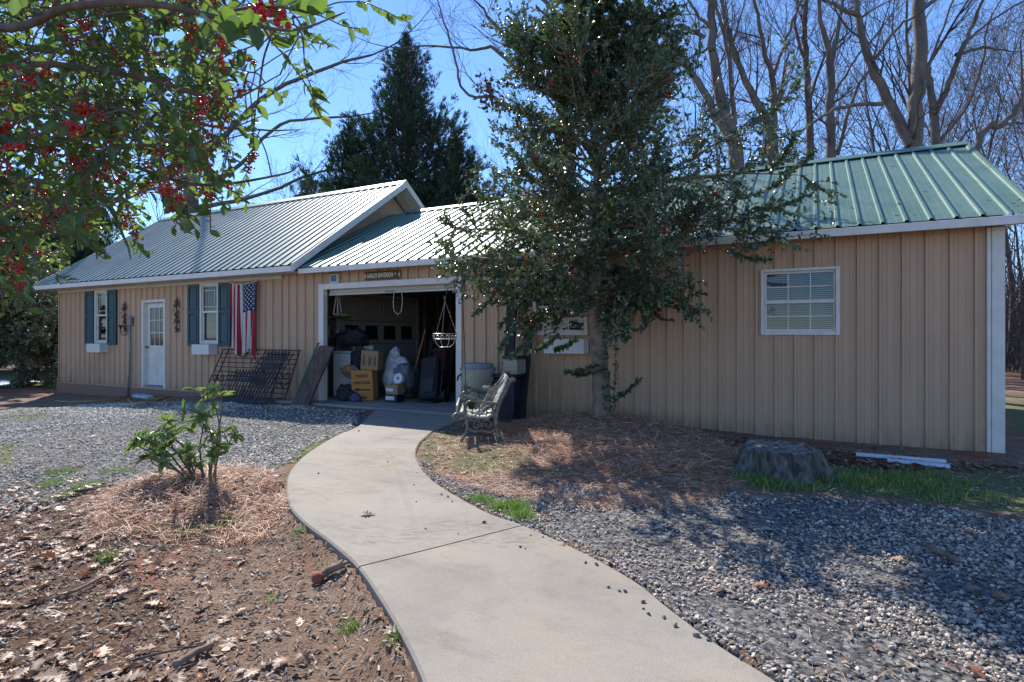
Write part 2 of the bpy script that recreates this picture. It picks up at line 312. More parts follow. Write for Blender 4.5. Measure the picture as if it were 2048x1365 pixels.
def ground_mat():
    m, t, b = new_mat('yard_ground'); v = tc(t)
    def at(n): a = t.nodes.new('ShaderNodeAttribute'); a.attribute_name = n; return a.outputs['Fac']
    def edge(fac, s, k=.5, seed=0):
        n = noise(t, tc(t, (1, 1, 1)), s, 5, .7); ad = t.nodes.new('ShaderNodeMath'); ad.operation = 'ADD'; t.links.new(fac, ad.inputs[0]); t.links.new(n, ad.inputs[1])
        r = t.nodes.new('ShaderNodeMapRange'); r.inputs[1].default_value = .88; r.inputs[2].default_value = 1.08; t.links.new(ad.outputs[0], r.inputs[0]); return r.outputs[0]
    f = noise(t, v, 5, 8, .7); r = ramp(t, [(.25, (.15, .09, .062)), (.5, (.26, .172, .122)), (.75, (.35, .255, .19))]); t.links.new(f, r.inputs[0])
    fr = noise(t, v, .9, 4, .6); rr = ramp(t, [(.58, (1, 1, 1)), (.72, (1.25, .72, .50))]); t.links.new(fr, rr.inputs[0])
    dirt = mixc(t, 1.0, r.outputs[0], rr.outputs[0], 'MULTIPLY')
    sp = noise(t, v, 90, 4, .7); rs = ramp(t, [(.35, (.55, .55, .55)), (.6, (1.25, 1.25, 1.25))]); t.links.new(sp, rs.inputs[0]); dirt = mixc(t, 1.0, dirt, rs.outputs[0], 'MULTIPLY')
    vo = t.nodes.new('ShaderNodeTexVoronoi'); vo.inputs['Scale'].default_value = 38; t.links.new(v, vo.inputs['Vector'])
    gs = t.nodes.new('ShaderNodeSeparateColor'); t.links.new(vo.outputs['Color'], gs.inputs[0]); rg = ramp(t, [(0, (.12, .12, .125)), (.5, (.24, .235, .23)), (1, (.42, .40, .37))]); t.links.new(gs.outputs[0], rg.inputs[0])
    ve = ramp(t, [(.0, (1, 1, 1)), (.55, (.75, .75, .75)), (.8, (.25, .25, .25))]); t.links.new(vo.outputs['Distance'], ve.inputs[0]); grav = mixc(t, 1.0, rg.outputs[0], ve.outputs[0], 'MULTIPLY')
    gn = noise(t, v, 45, 5, .7); gr = ramp(t, [(.3, (.07, .075, .035)), (.5, (.15, .17, .07)), (.72, (.30, .25, .17))]); t.links.new(gn, gr.inputs[0])
    sn = noise(t, v, 60, 5, .75); sr = ramp(t, [(.3, (.16, .07, .035)), (.5, (.38, .20, .12)), (.7, (.55, .36, .25))]); t.links.new(sn, sr.inputs[0])
    mn = noise(t, v, 28, 5, .75); mr = ramp(t, [(.3, (.05, .028, .018)), (.5, (.15, .088, .055)), (.72, (.27, .18, .12))]); t.links.new(mn, mr.inputs[0])
    c = mixc(t, edge(at('gravel'), 2.6), dirt, grav); c = mixc(t, edge(at('mulch'), 2.0), c, mr.outputs[0]); c = mixc(t, edge(at('straw'), 2.3), c, sr.outputs[0]); c = mixc(t, edge(at('grass'), 3.0), c, gr.outputs[0])
    t.links.new(c, b.inputs['Base Color']); b.inputs['Roughness'].default_value = .95; b.inputs['Specular IOR Level'].default_value = .2
    bb = bump(t, b, noise(t, v, 40, 6, .75), .9, .03); return m
M = {}
M['roofB'] = roof_mat('silver_sheen_roofing', ((.3, (.14, .20, .19)), (.55, (.19, .25, .24)), (.75, (.27, .32, .31))), .42, .52, .42)  # left roof: low-angle sky and sun reflection put into the base colour
M['siding'] = siding_mat(); M['roof'] = roof_mat(); M['glass'] = glass_mat(); M['concrete'] = concrete_mat(); M['ground'] = ground_mat()
M['white'] = mat('white_trim_paint', (.76, .71, .64), (.66, .62, .56), 6, .5, .05)
M['cream'] = mat('cream_trim', (.58, .55, .47), (.50, .47, .40), 5, .5)
M['whitedirty'] = mat('weathered_white_door', (.74, .73, .70), (.58, .54, .47), 2.5, .45, scale=(1, 1, .6))
M['shutter'] = mat('dark_teal_paint', (.018, .062, .072), (.026, .08, .09), 10, .55)
M['fnd'] = mat('stained_block', (.20, .15, .115), (.27, .13, .085), 3, .9, .5, 30)
M['darkwall'] = mat('unfinished_inner_wall', (.20, .175, .145), (.12, .10, .085), 3, .9)
M['floor'] = mat('garage_concrete', (.33, .31, .28), (.24, .225, .20), 2.2, .8, .15, 60)
M['greydoor'] = mat('grey_door_panel', (.50, .50, .45), (.42, .42, .38), 5, .5)
M['darkpane'] = mat('dark_pane', (.02, .022, .024), None, 5, .1)
M['blind'] = mat('window_blind', (.60, .63, .68), (.52, .55, .60), 5, .6)
M['black'] = mat('black_iron', (.012, .013, .016), (.03, .028, .028), 18, .5, .2)
M['rust'] = mat('rusted_iron', (.10, .035, .025), (.045, .02, .016), 16, .75, .3)
M['bark'] = mat('grey_bark', (.20, .165, .135), (.11, .09, .075), 9, .9, .7, 25, scale=(1, 1, .35), dist=.03)
M['barkfar'] = mat('far_bark', (.17, .14, .12), (.09, .075, .066), 5, .9, .9, 14, scale=(1, 1, .3))
M['twig'] = mat('bare_twigs', (.12, .088, .078), (.075, .056, .052), 3, .9)
M['nbark'] = mat('near_holly_bark', (.20, .14, .10), (.09, .07, .05), 12, .85, .6, 40, dist=.01)
M['hbark'] = mat('holly_bark', (.31, .245, .18), (.15, .125, .09), 8, .85, .6, 22, dist=.02)
M['hleaf'] = island('holly_leaf', [(0, (.035, .065, .032)), (.6, (.065, .105, .045)), (1, (.13, .17, .08))], .31, .20, (.20, .32, .08), spec=1.0)
M['pleaf'] = island('pale_glossy_leaf', [(0, (.08, .12, .07)), (.6, (.18, .22, .14)), (1, (.34, .38, .27))], .38, .25, (.25, .35, .12), spec=1.0)
M['fleaf'] = island('near_holly_leaf', [(0, (.022, .05, .018)), (.55, (.05, .09, .026)), (.96, (.10, .15, .04)), (1, (.34, .32, .06))], .27, .38, (.32, .52, .07), spec=.7, var=(40, .8))
M['berry'] = mat('red_berry', (.58, .022, .013), (.45, .014, .01), 30, .22)
M['cypress'] = island('cypress_spray', [(0, (.012, .03, .018)), (.6, (.025, .052, .028)), (1, (.05, .085, .038))], .7, .12, (.06, .12, .03))
M['rleaf'] = island('rhododendron_leaf', [(0, (.07, .11, .04)), (.6, (.16, .22, .07)), (1, (.30, .36, .14))], .3, .4, (.25, .42, .08), spec=.6)
M['stones'] = island('gravel_stones', [(0, (.15, .125, .105)), (.35, (.30, .25, .215)), (.7, (.47, .40, .34)), (.93, (.66, .58, .48)), (1, (.44, .30, .21))], .85, bmp=.3, bs=150)
M['stones2'] = island('sunlit_gravel_stones', [(0, (.20, .18, .15)), (.35, (.45, .41, .34)), (.7, (.66, .60, .50)), (1, (.88, .81, .70))], .9, bmp=.3, bs=150)  # lighter copy of the gravel for the left yard, sunlight put into the colour
M['dead'] = island('dead_leaves', [(0, (.08, .038, .022)), (.35, (.20, .095, .055)), (.62, (.33, .20, .13)), (.86, (.50, .385, .30)), (.92, (.33, .10, .04)), (1, (.28, .09, .035))], .5, .15, (.4, .2, .1), var=(35, .75))
M['chips'] = island('bark_chips', [(0, (.07, .045, .03)), (.45, (.22, .16, .12)), (.8, (.40, .31, .24)), (1, (.60, .51, .42))], .8)
M['needle'] = island('pine_needles', [(0, (.24, .095, .045)), (.5, (.52, .27, .155)), (1, (.80, .57, .43))], .6)
M['dneedle'] = island('dark_pine_needles', [(0, (.10, .07, .05)), (1, (.24, .17, .12))], .7)
M['blade'] = island('grass_blades', [(0, (.08, .145, .03)), (.6, (.16, .26, .06)), (.9, (.28, .34, .12)), (1, (.45, .40, .22))], .5, .3, (.3, .5, .08))
M['weed'] = island('clover_leaves', [(0, (.10, .15, .05)), (.6, (.20, .26, .10)), (1, (.34, .38, .2))], .6, .2, (.3, .4, .1))
M['stump'] = mat('weathered_stump', (.27, .235, .20), (.07, .058, .05), 18, .95, 1.0, 40, scale=(1, 1, .16), lo=.34, hi=.62, dist=.06)
M['stumptop'] = mat('stump_cut', (.27, .245, .21), (.08, .07, .058), 14, .95, .9, 60, lo=.40, hi=.62)
M['can'] = mat('tan_plastic', (.36, .33, .26), (.31, .285, .225), 4, .5)
M['lid'] = mat('grey_plastic', (.24, .26, .28), (.2, .22, .24), 4, .45)
M['bluebin'] = mat('blue_plastic', (.010, .014, .045), (.008, .011, .032), 4, .4)
M['bench_iron'] = mat('weathered_bench_iron', (.25, .22, .17), (.09, .065, .045), 14, .45, .3)
M['bench_slat'] = mat('pale_painted_slat', (.46, .52, .46), (.28, .27, .22), 7, .6, .3, 30)
M['card'] = mat('brown_cardboard', (.36, .22, .12), (.32, .19, .10), 6, .85)
M['orcard'] = mat('orange_cardboard', (.55, .24, .06), (.48, .20, .05), 6, .8)
M['ink'] = mat('marker_ink', (.03, .03, .035), None, 5, .8)
M['appl'] = mat('white_enamel', (.66, .66, .64), (.6, .6, .58), 4, .35)
M['bag'] = mat('white_bag', (.70, .70, .72), (.55, .55, .58), 8, .4, .6, 12)
M['dark'] = mat('black_fabric', (.018, .018, .02), (.03, .03, .032), 9, .8)
M['redcloth'] = mat('dark_red_cloth', (.10, .022, .018), (.06, .012, .012), 7, .9)
M['woodh'] = mat('orange_wood', (.42, .17, .06), (.34, .13, .05), 5, .6)
M['table'] = mat('grey_table', (.20, .19, .18), (.15, .145, .14), 5, .7)
M['yellow'] = mat('yellow_green_plastic', (.45, .48, .05), None, 5, .5)
M['hose'] = mat('yellow_hose', (.42, .34, .07), (.33, .26, .06), 9, .5)
M['bluecloth'] = mat('blue_tarp', (.20, .30, .48), (.55, .6, .68), 9, .6)
M['plank'] = mat('old_plank', (.15, .10, .075), (.06, .045, .038), 12, .9, .6, scale=(1, 1, .3))
M['greenedge'] = mat('green_painted_edge', (.05, .16, .11), None, 8, .6)
M['signbg'] = mat('sign_black', (.025, .035, .022), (.06, .045, .02), 20, .5)
M['signred'] = mat('sign_orange_red', (.30, .045, .02), (.08, .06, .03), 20, .5)
M['signcream'] = mat('sign_cream', (.85, .76, .52), None, 9, .5)
M['solar'] = mat('solar_cell', (.03, .05, .12), (.05, .07, .16), 30, .2)
M['chrome'] = mat('pale_wire', (.55, .52, .47), (.35, .33, .30), 20, .35, metal=.5)
M['stick'] = mat('fallen_stick', (.28, .20, .145), (.15, .105, .075), 14, .9, .5, 40)
M['pvc'] = mat('white_gutter', (.72, .76, .84), (.64, .68, .76), 5, .4)
M['pipe'] = mat('grey_conduit', (.24, .25, .24), None, 5, .5)
M['brownleaf'] = island('withered_leaf', [(0, (.08, .035, .028)), (1, (.18, .085, .06))], .7)
M['drive'] = mat('pale_driveway', (.50, .52, .56), (.42, .43, .46), 2, .8)

# ================================================================== GROUND (structure)
def axis(lo, hi, a, b, st, grow=1.28):
    mid = list(np.arange(a, b+st/2, st)); s = st; x = a; L = []
    while x > lo: s *= grow; x -= s; L.append(x)
    s = st; x = b; Rr = []
    while x < hi: s *= grow; x += s; Rr.append(x)
    return np.array(L[::-1]+mid+Rr)
gx = axis(-400, 400, -19, 5.0, .075); gy = axis(-60, 500, -8.6, 0.6, .06)
XX, YY = np.meshgrid(gx, gy); ZZ = gh(XX, YY)
def inpoly(px, py, poly):
    px = np.asarray(px); py = np.asarray(py); r = np.zeros(px.shape, bool); n = len(poly)
    for i in range(n):
        x0, y0 = poly[i]; x1, y1 = poly[(i+1) % n]
        c = ((y0 > py) != (y1 > py)) & (px < (x1-x0)*(py-y0)/((y1-y0) if y1 != y0 else 1e-9)+x0); r ^= c
    return r
def W_(pts): return [GP(*p)[:2] for p in pts]
REG = {
 'gravel': [W_([(853,949),(900,975),(1046,1050),(1160,1099),(1340,1216),(1560,1362),(1900,1600),(3200,1700),(3200,1060),(2300,1035),(2048,1018),(1900,1000),(1700,985),(1560,992),(1440,985),(1300,990),(1180,965),(1050,955),(960,950)]),
            W_([(-700,845),(0,800),(300,795),(640,812),(745,822),(700,856),(620,895),(575,935),(500,935),(430,930),(300,955),(180,975),(60,1005),(-200,1030),(-1500,1100)])],
 'grass': [W_([(690,862),(590,925),(570,945),(560,930),(600,890),(660,858)]), W_([(850,875),(900,862),(1010,880),(1060,910),(1050,940),(900,940),(845,925)]),
           W_([(1590,935),(1700,925),(1990,930),(2300,930),(2500,960),(2300,1025),(2048,1010),(1900,990),(1750,975),(1620,975)]), W_([(-500,830),(0,800),(110,788),(90,830),(0,828),(-300,860)]),
           W_([(-300,985),(0,885),(60,880),(30,920),(-100,960)]), [(2.3, 0), (8, -1), (12, 8), (3, 7)], [(-30, 1.0), (-18.6, .5), (-18.4, 8), (-30, 10)]],
 'mulch': [W_([(1000,840),(1250,862),(1440,872),(1700,895),(2000,920),(2100,932),(1900,935),(1700,925),(1560,905),(1440,900)]), W_([(-400,990),(0,985),(180,1010),(250,1100),(330,1240),(300,1500),(-900,1600)])],
 'straw': [W_([(990,850),(1100,838),(1260,850),(1400,870),(1480,900),(1450,940),(1330,955),(1180,940),(1090,915),(1010,890)]), W_([(560,950),(590,1000),(560,1050),(440,1065),(300,1055),(170,1060),(150,1020),(260,975),(420,940)])],
}
def region(name, x, y, soft=0.0):
    x = np.asarray(x, float); y = np.asarray(y, float)
    xn = x+.35*(fbm(x, y, 1.7, 21)-.5)+.12*(vnoise(x, y, 7, 3)-.5); yn = y+.35*(fbm(x, y, 1.7, 31)-.5)+.12*(vnoise(x, y, 7, 4)-.5)
    r = np.zeros(x.shape, bool)
    for p in REG[name]: r |= inpoly(xn, yn, p)
    return r
nv = XX.size; idx = np.arange(nv).reshape(XX.shape)
F = np.stack([idx[:-1, :-1], idx[:-1, 1:], idx[1:, 1:], idx[1:, :-1]], -1).reshape(-1, 4)
at = {k: region(k, XX.ravel(), YY.ravel()).astype(float) for k in REG}; at['grass'] *= np.where(XX.ravel() < -1.5, .52+.3*fbm(XX.ravel(), YY.ravel(), 2.0, 88), 1)
rr_ = np.hypot(XX.ravel()+6, YY.ravel()+3); at['mulch'] = np.maximum(at['mulch'], (rr_ > 17)*.75)
g_ = mesh_np('ground', np.stack([XX.ravel(), YY.ravel(), ZZ.ravel()], 1), [F], M['ground'], smooth=True, attrs=at); tag(g_, kind='structure')
# curving walk
mb = MB(); nst = len(LW); joints = {60: 0.009, 0: .0}
def station(i, t=0.0):
    i = min(i, nst-1); j = min(i+1, nst-1); return LW[i]*(1-t)+LW[j]*t, RW[i]*(1-t)+RW[j]*t
segs_ = [(0, 60), (60, nst-1)]
for a_, b_ in segs_:
    rows = [station(i) for i in range(a_, b_+1)]
    if a_ == 60:
        d_ = (rows[1][0]-rows[0][0]); l0 = rows[0][0]+d_/np.linalg.norm(d_)*.012; d2 = (rows[1][1]-rows[0][1]); r0 = rows[0][1]+d2/np.linalg.norm(d2)*.012; rows[0] = (l0, r0)
    V = []; nc = 12
    for l, r in rows:
        line = [l+(r-l)*k/nc for k in range(nc+1)]; e = (r-l)/np.linalg.norm(r-l)
        zz = [float(pathz(*p)) for p in line]
        row = [(*l, zz[0]-.16), (*(l+e*.000), zz[0]-.012), (*(l+e*.012), zz[0])]+[(*line[k], zz[k]) for k in range(1, nc)]+[(*(r-e*.012), zz[-1]), (*r, zz[-1]-.012), (*r, zz[-1]-.16)]
        V += row
    m_ = nc+5; Q = [(i*m_+k, i*m_+k+1, (i+1)*m_+k+1, (i+1)*m_+k) for i in range(len(rows)-1) for k in range(m_-1)]
    mb.add(V, Q)
    for i in (0, len(rows)-1):
        n0 = len(mb.V)-len(V)+i*m_; vs = [mb.V[n0+k] for k in range(m_)]
        mb.add([vs[0], vs[2], vs[-3], vs[-1]], [(0, 1, 2, 3)])
tag(mb.build('path', M['concrete'], smooth=False), kind='structure')
# garage slab with its apron
mb = MB(); mb.box((-9.22, -.44, -.2), (-4.32, 5.9, .004), bev=.006); tag(mb.build('garage_floor', M['floor']), kind='structure')
mb = MB(); a = PX(-60, 760, 19); b = PX(45, 757, 17.5)
mb.add([(-34, -6, gh(-34, -6)+.02), (-20.6, -1.2, gh(-20.6, -1.2)+.03), (-22.5, 1.6, gh(-22.5, 1.6)+.03), (-36, -1, gh(-36, -1)+.02)], [(0, 1, 2, 3)]); tag(mb.build('driveway', M['drive']), kind='structure')

# ================================================================== THE BUILDING
bld = thing('garage_building', 'long tan ribbed metal workshop and garage under green metal roofs with an open garage bay', 'building', (-8, 0, 0))
XL, XR, ZT = -18.16, 1.86, 2.47
XG = -9.3                                # gable wall of the taller left wing
GO = (-8.36, -5.33, 2.14)                # garage opening
ED = (-14.30, -13.44, .05, 2.07)         # entry door opening
WINS = [(-16.36, -15.80, 1.06, 2.40, 'a'), (-12.11, -11.50, 1.07, 2.41, 'a'), (-3.88, -3.01, 1.26, 2.13, 'b'), (-.60, .274, 1.26, 2.11, 'b')]
OPN = [(GO[0], GO[1], -1, GO[2])]+[(ED[0], ED[1], ED[2], ED[3])]+[(a_+.03, b_-.03, c_+.03, d_-.03) for a_, b_, c_, d_, k_ in WINS]
def ribprofile(x0, x1, pitch=.2286, h=.031, phase=0.0, mh=.005):
    """breakpoints of a ribbed panel: trapezoid ribs with two small ones between."""
    P = []; k = math.floor((x0-phase)/pitch)
    while phase+k*pitch < x1:
        b_ = phase+k*pitch
        for dx, hh in ((0, 0), (.010, h), (.036, h), (.046, 0), (.088, 0), (.094, mh), (.106, mh), (.112, 0), (.160, 0), (.166, mh), (.178, mh), (.184, 0)): P.append((b_+dx, hh))
        k += 1
    def hat(x):
        for i in range(len(P)-1):
            if P[i][0] <= x <= P[i+1][0]: return P[i][1]+(P[i+1][1]-P[i][1])*(x-P[i][0])/(P[i+1][0]-P[i][0])
        return 0
    Q = [(x0, hat(x0))]+[p for p in P if x0 < p[0] < x1]+[(x1, hat(x1))]
    return Q, hat
def siding(x0, x1, ztop, zbot, name='wall', label=None):
    pr, hat = ribprofile(x0, x1); xs = set(p[0] for p in pr)
    cut = set()
    for o in OPN:
        for e in o[:2]:
            if x0 < e < x1: cut.add(e)
    xs = sorted(xs | cut); mb = MB()
    for i in range(len(xs)-1):
        a, b = xs[i], xs[i+1]
        if b-a < 1e-5: continue
        sp = [(zbot, ztop)]; mx = (a+b)/2
        for o in OPN:
            if o[0] < mx < o[1]:
                ns = []
                for s0, s1 in sp:
                    if o[2] > s0: ns.append((s0, min(s1, o[2])))
                    if o[3] < s1: ns.append((max(s0, o[3]), s1))
                sp = [q for q in ns if q[1]-q[0] > 1e-4]
        for s0, s1 in sp: mb.quad((a, -hat(a), s0), (b, -hat(b), s0), (b, -hat(b), s1), (a, -hat(a), s1))
    for zr in (1.25,):
        x = math.ceil(x0/.2286)*.2286
        while x < x1-.1:
            for dx in (.068,):
                if not any(o_[0]-.1 < x+dx < o_[1]+.1 and o_[2] < zr+.06 and o_[3] > zr for o_ in OPN) and x+dx > -9.5: mb.add([(x+dx-.009, -.001, zr-.009), (x+dx+.009, -.001, zr-.009), (x+dx+.009, -.001, zr+.009), (x+dx-.009, -.001, zr+.009), (x+dx, -.010, zr)], [], [(0, 1, 4), (1, 2, 4), (2, 3, 4), (3, 0, 4)])
            x += .2286
    o = mb.build(name, M['siding'], bld)
    if label: o['label'] = label
    return o
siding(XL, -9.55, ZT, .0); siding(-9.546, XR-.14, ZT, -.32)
# other outer walls (back, ends, gables)
mb = MB(); RB = (-.45, 2.6, 3.0, 4.97); RA = (-.30, 2.545, 3.0, 4.22)   # eave y,z / ridge y,z
def gable(mb, x, zr, ze, zb): mb.add([(x, .0, zb), (x, 6, zb), (x, 6, ze), (x, 3, zr), (x, 0, ze)], [(0, 1, 2, 3), (0, 3, 4, 4)][:1], [(0, 3, 4)])
gable(mb, XL, 4.83, 2.75, -.4); gable(mb, XG, 4.83, 2.75, 2.3); gable(mb, XR, 4.12, 2.58, -.4)
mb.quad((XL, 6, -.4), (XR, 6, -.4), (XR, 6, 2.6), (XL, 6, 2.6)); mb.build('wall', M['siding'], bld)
mb = MB(); mb.box((XL-.06, -.05, -.6), (-9.5, .12, -.004), bev=.008); mb.build('foundation', M['fnd'], bld)
mb = MB(); mb.box((-9.22, .02, 0), (-9.14, 5.95, 2.6)); mb.box((-4.4, .02, 0), (-4.32, 5.95, 2.6)); mb.box((-9.14, 5.85, 0), (-4.4, 5.93, 2.6))
mb.box((-9.22, .02, 2.6), (-4.32, 5.95, 2.66)); 
for k in range(9): mb.box((-9.139, .55+k*.61, .01), (-9.05, .59+k*.61, 2.58)) if not (1.1 < .55+k*.61 < 3.95) else None
for k in range(8): mb.box((-4.49, .3+k*.7, .01), (-4.402, .34+k*.7, 2.58)); mb.box((-8.9+k*.6, 5.76, .01), (-8.86+k*.6, 5.848, 2.58))
mb.box((-9.14, .04, .01), (-8.37, .09, 2.58)); mb.box((-5.3, .04, .01), (-4.42, .09, 2.58)); mb.box((-8.37, .04, 2.2), (-5.3, .09, 2.58))
mb.build('inner_wall', M['darkwall'], bld)
mb = MB()
for (a_, b_) in ((XL+.1, -9.4), (-4.2, XR-.1)): mb = MB(); mb.box((a_, 1.2, -.2), (b_, 1.26, 2.5)); mb.build('partition', M['darkwall'], bld)
# roofs
def roof(x0, x1, E, Rg, name, mt='roof', phase=0.0, rh=.024):
    ey, ez, ry, rz = E[0], E[1], E[2], E[3]; pr, hat = ribprofile(x0, x1, phase=phase, h=rh, mh=.0009); L = math.hypot(ry-ey, rz-ez); ny, nz = -(rz-ez)/L, (ry-ey)/L; mb = MB(); n = len(pr)
    nseg = 8; V = []
    for j in range(nseg+1):
        t = j/nseg; y = ey+(ry-ey)*t; z = ez+(rz-ez)*t
        for x, h in pr:
            dz = .0018*math.sin(x*2.1+j)*(0 < j < nseg); V.append((x, y+ny*(h+dz), z+nz*(h+dz)))
    Q = [(j*n+i, j*n+i+1, (j+1)*n+i+1, (j+1)*n+i) for j in range(nseg) for i in range(n-1)]; mb.add(V, Q)
    yb = 2*ry-ey
    V = []
    for j in range(3):
        t = j/2; y = yb+(ry-yb)*t; z = ez+(rz-ez)*t
        for x, h in pr: V.append((x, y-ny*h, z+nz*h))
    mb.add(V, [(j*n+i, (j+1)*n+i, (j+1)*n+i+1, j*n+i+1) for j in range(2) for i in range(n-1)])
    for row in (.04, .2, .38, .56, .74, .92):
        y = ey+(ry-ey)*row; z = ez+(rz-ez)*row; x = math.ceil(x0/.2286)*.2286+phase
        while x < x1-.25:
            for dx in (.068, .2): mb.add([(x+dx-.006, y-.006, z+.004), (x+dx+.006, y-.006, z+.004), (x+dx+.006, y+.006, z+.010), (x+dx-.006, y+.006, z+.010), (x+dx, y-.002, z+.016)], [], [(0, 1, 4), (1, 2, 4), (2, 3, 4), (3, 0, 4)])
            x += .2286
    return mb.build(name, M[mt], bld)
XRB, XLB = -8.76, -18.45; XRA = 2.08
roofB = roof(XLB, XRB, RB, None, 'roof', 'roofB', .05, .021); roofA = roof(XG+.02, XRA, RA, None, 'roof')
roofB['label'] = 'steeper green metal roof with silvery sky sheen in its colour over the left wing'; roofA['label'] = 'lower green metal roof over the garage bay and right wing'
def ridgecap(x0, x1, E):
    mb = MB(); s = (E[3]-E[1])/(E[2]-E[0]); z = E[3]+.045; w_ = .15
    mb.add([(x0, 3-w_, z-w_*s), (x1, 3-w_, z-w_*s), (x1, 3, z+.01), (x0, 3, z+.01), (x0, 3+w_, z-w_*s), (x1, 3+w_, z-w_*s), (x0, 3-w_, z-w_*s-.012), (x1, 3-w_, z-w_*s-.012)], [(0, 1, 2, 3), (3, 2, 5, 4), (6, 7, 1, 0)])
    mb.add([(x1, 3-w_, z-w_*s), (x1, 3+w_, z-w_*s), (x1, 3, z+.01)], [], [(0, 1, 2)]); return mb.build('ridge_cap', M['roof'], roofA if x1 > 0 else roofB)
ridgecap(XLB-.01, XRB+.01, RB); ridgecap(-8.7, XRA+.01, RA)
# eave fascias, soffits, rake boards
mb = MB(); mb.box((XLB, -.47, 2.47), (XRB, -.44, 2.575), bev=.004); mb.build('fascia', M['white'], bld)
mb = MB(); mb.box((XRB+.02, -.325, 2.435), (XRA, -.295, 2.53), bev=.004); mb.build('fascia', M['white'], bld)
mb = MB(); mb.box((XLB+.02, -.438, 2.475), (XRB-.02, -.002, 2.49)); mb.box((XRB+.03, -.293, 2.472), (XRA-.02, -.002, 2.485)); mb.build('soffit', M['cream'], bld)
mb = MB(); mb.box((XL, -.045, 2.40), (-9.5, -.022, 2.472), bev=.003); mb.build('frieze_board', M['cream'], bld)
def rake(x, E, side, mt, dz=.10, over=.04):
    mb = MB(); ey, ez, ry, rz = E
    for sgn in (0, 1):
        y0 = ey if sgn == 0 else 2*ry-ey; a = (y0, ez+over-.012); b = (ry, rz+over-.005)
        V = [];
        for xx in (x, x+.03*side): V += [(xx, a[0], a[1]-dz-.02), (xx, b[0], b[1]-dz-.02), (xx, b[0], b[1]), (xx, a[0], a[1])]
        mb.add(V, [(0, 1, 2, 3), (4, 7, 6, 5), (0, 4, 5, 1), (3, 2, 6, 7), (0, 3, 7, 4)])
    return mb.build('rake_board', mt, bld)
rake(XRB+.002, RB, 1, M['white'], .14); rake(XLB-.002, RB, -1, M['white'], .14); rake(XRA+.002, RA, 1, M['roof'], .13, .05)
mb = MB()                                 # rake soffit of the taller gable
for y0, z0, y1, z1 in ((-.44, 2.50, 3, 4.87), (6.44, 2.50, 3, 4.87)): mb.quad((XG+.002, y0, z0), (XRB, y0, z0), (XRB, y1, z1), (XG+.002, y1, z1))
mb.build('rake_soffit', M['white'], bld)
# trims
def trim(name, boxes, mt='white', bev=.003, parent=None, label=None):
    mb = MB()
    for a, b in boxes: mb.box(a, b, bev=bev)
    o = mb.build(name, M[mt], parent or bld)
    if label: o['label'] = label
    return o
trim('corner_trim', [((XR-.145, -.034, -.35), (XR-.105, -.004, 2.46)), ((XR-.103, -.042, -.35), (XR+.012, .03, 2.46))])
trim('corner_trim', [((XL-.012, -.028, .0), (XL+.03, .03, 2.4))], 'siding')
trim('corner_trim', [((-9.60, -.026, -.3), (-9.53, -.002, 2.4))], 'siding')
trim('drip_trim', [((XL-.03, -.055, -.012), (-9.6, -.03, .012))], 'siding')
gf = trim('garage_door_frame', [((GO[0]-.13, -.045, .0), (GO[0]-.0, .06, GO[2]+.11)), ((GO[1]+.0, -.045, .0), (GO[1]+.11, .06, GO[2]+.11)), ((GO[0]+.001, -.044, GO[2]), (GO[1]-.001, .06, GO[2]+.108))])
rd = trim('rolling_door', [((GO[0]+.01, .10, 2.075), (GO[1]-.01, .15, 2.16)), ((GO[0]+.01, .085, 2.03), (GO[1]-.01, .16, 2.07))], 'cream')
trim('handle', [((-6.95, .07, 2.045), (-6.75, .084, 2.065))], 'pipe', parent=rd)
mb = MB(); cxp, czp = FX(796, 590, .06)
mb.tube([(cxp-.09, .065, 2.05), (cxp-.11, .06, 1.85), (cxp-.09, .06, 1.70), (cxp, .06, 1.63), (cxp+.08, .06, 1.70), (cxp+.10, .06, 1.85), (cxp+.08, .065, 2.05)], .007, 6); mb.build('pull_cord', M['cream'], rd, smooth=True)
# inner garage door on the left inner wall
mb = MB(); x = -9.135; y0, y1 = 1.2, 3.85
hts = [0, .53, 1.06, 1.59, 2.13]
for j in range(4):
    mb.box((x, y0, hts[j]+.01), (x+.035, y1, hts[j+1]-.006), bev=.004)
    for k in range(4):
        a = y0+.08+k*.65; b = a+.54
        if j != 2:
            for (p, q) in (((a, hts[j]+.09), (b, hts[j]+.105)), ((a, hts[j+1]-.11), (b, hts[j+1]-.095)), ((a, hts[j]+.105), (a+.015, hts[j+1]-.11)), ((b-.015, hts[j]+.105), (b, hts[j+1]-.11))): mb.box((x+.036, p[0], p[1]), (x+.046, q[0], q[1]))
ig = mb.build('inner_garage_door', M['greydoor'], bld)
for k in range(4): mb = MB(); a = y0+.10+k*.65; mb.box((x+.0365, a, 1.16), (x+.042, a+.42, 1.49)); mb.build('window', M['darkpane'], ig)
trim('inner_door_trim', [((x, y0-.12, 0), (x+.05, y0-.02, 2.2)), ((x, y1+.02, 0), (x+.05, y1+.12, 2.2)), ((x, y0-.12, 2.14), (x+.05, y1+.12, 2.22))], 'greydoor')
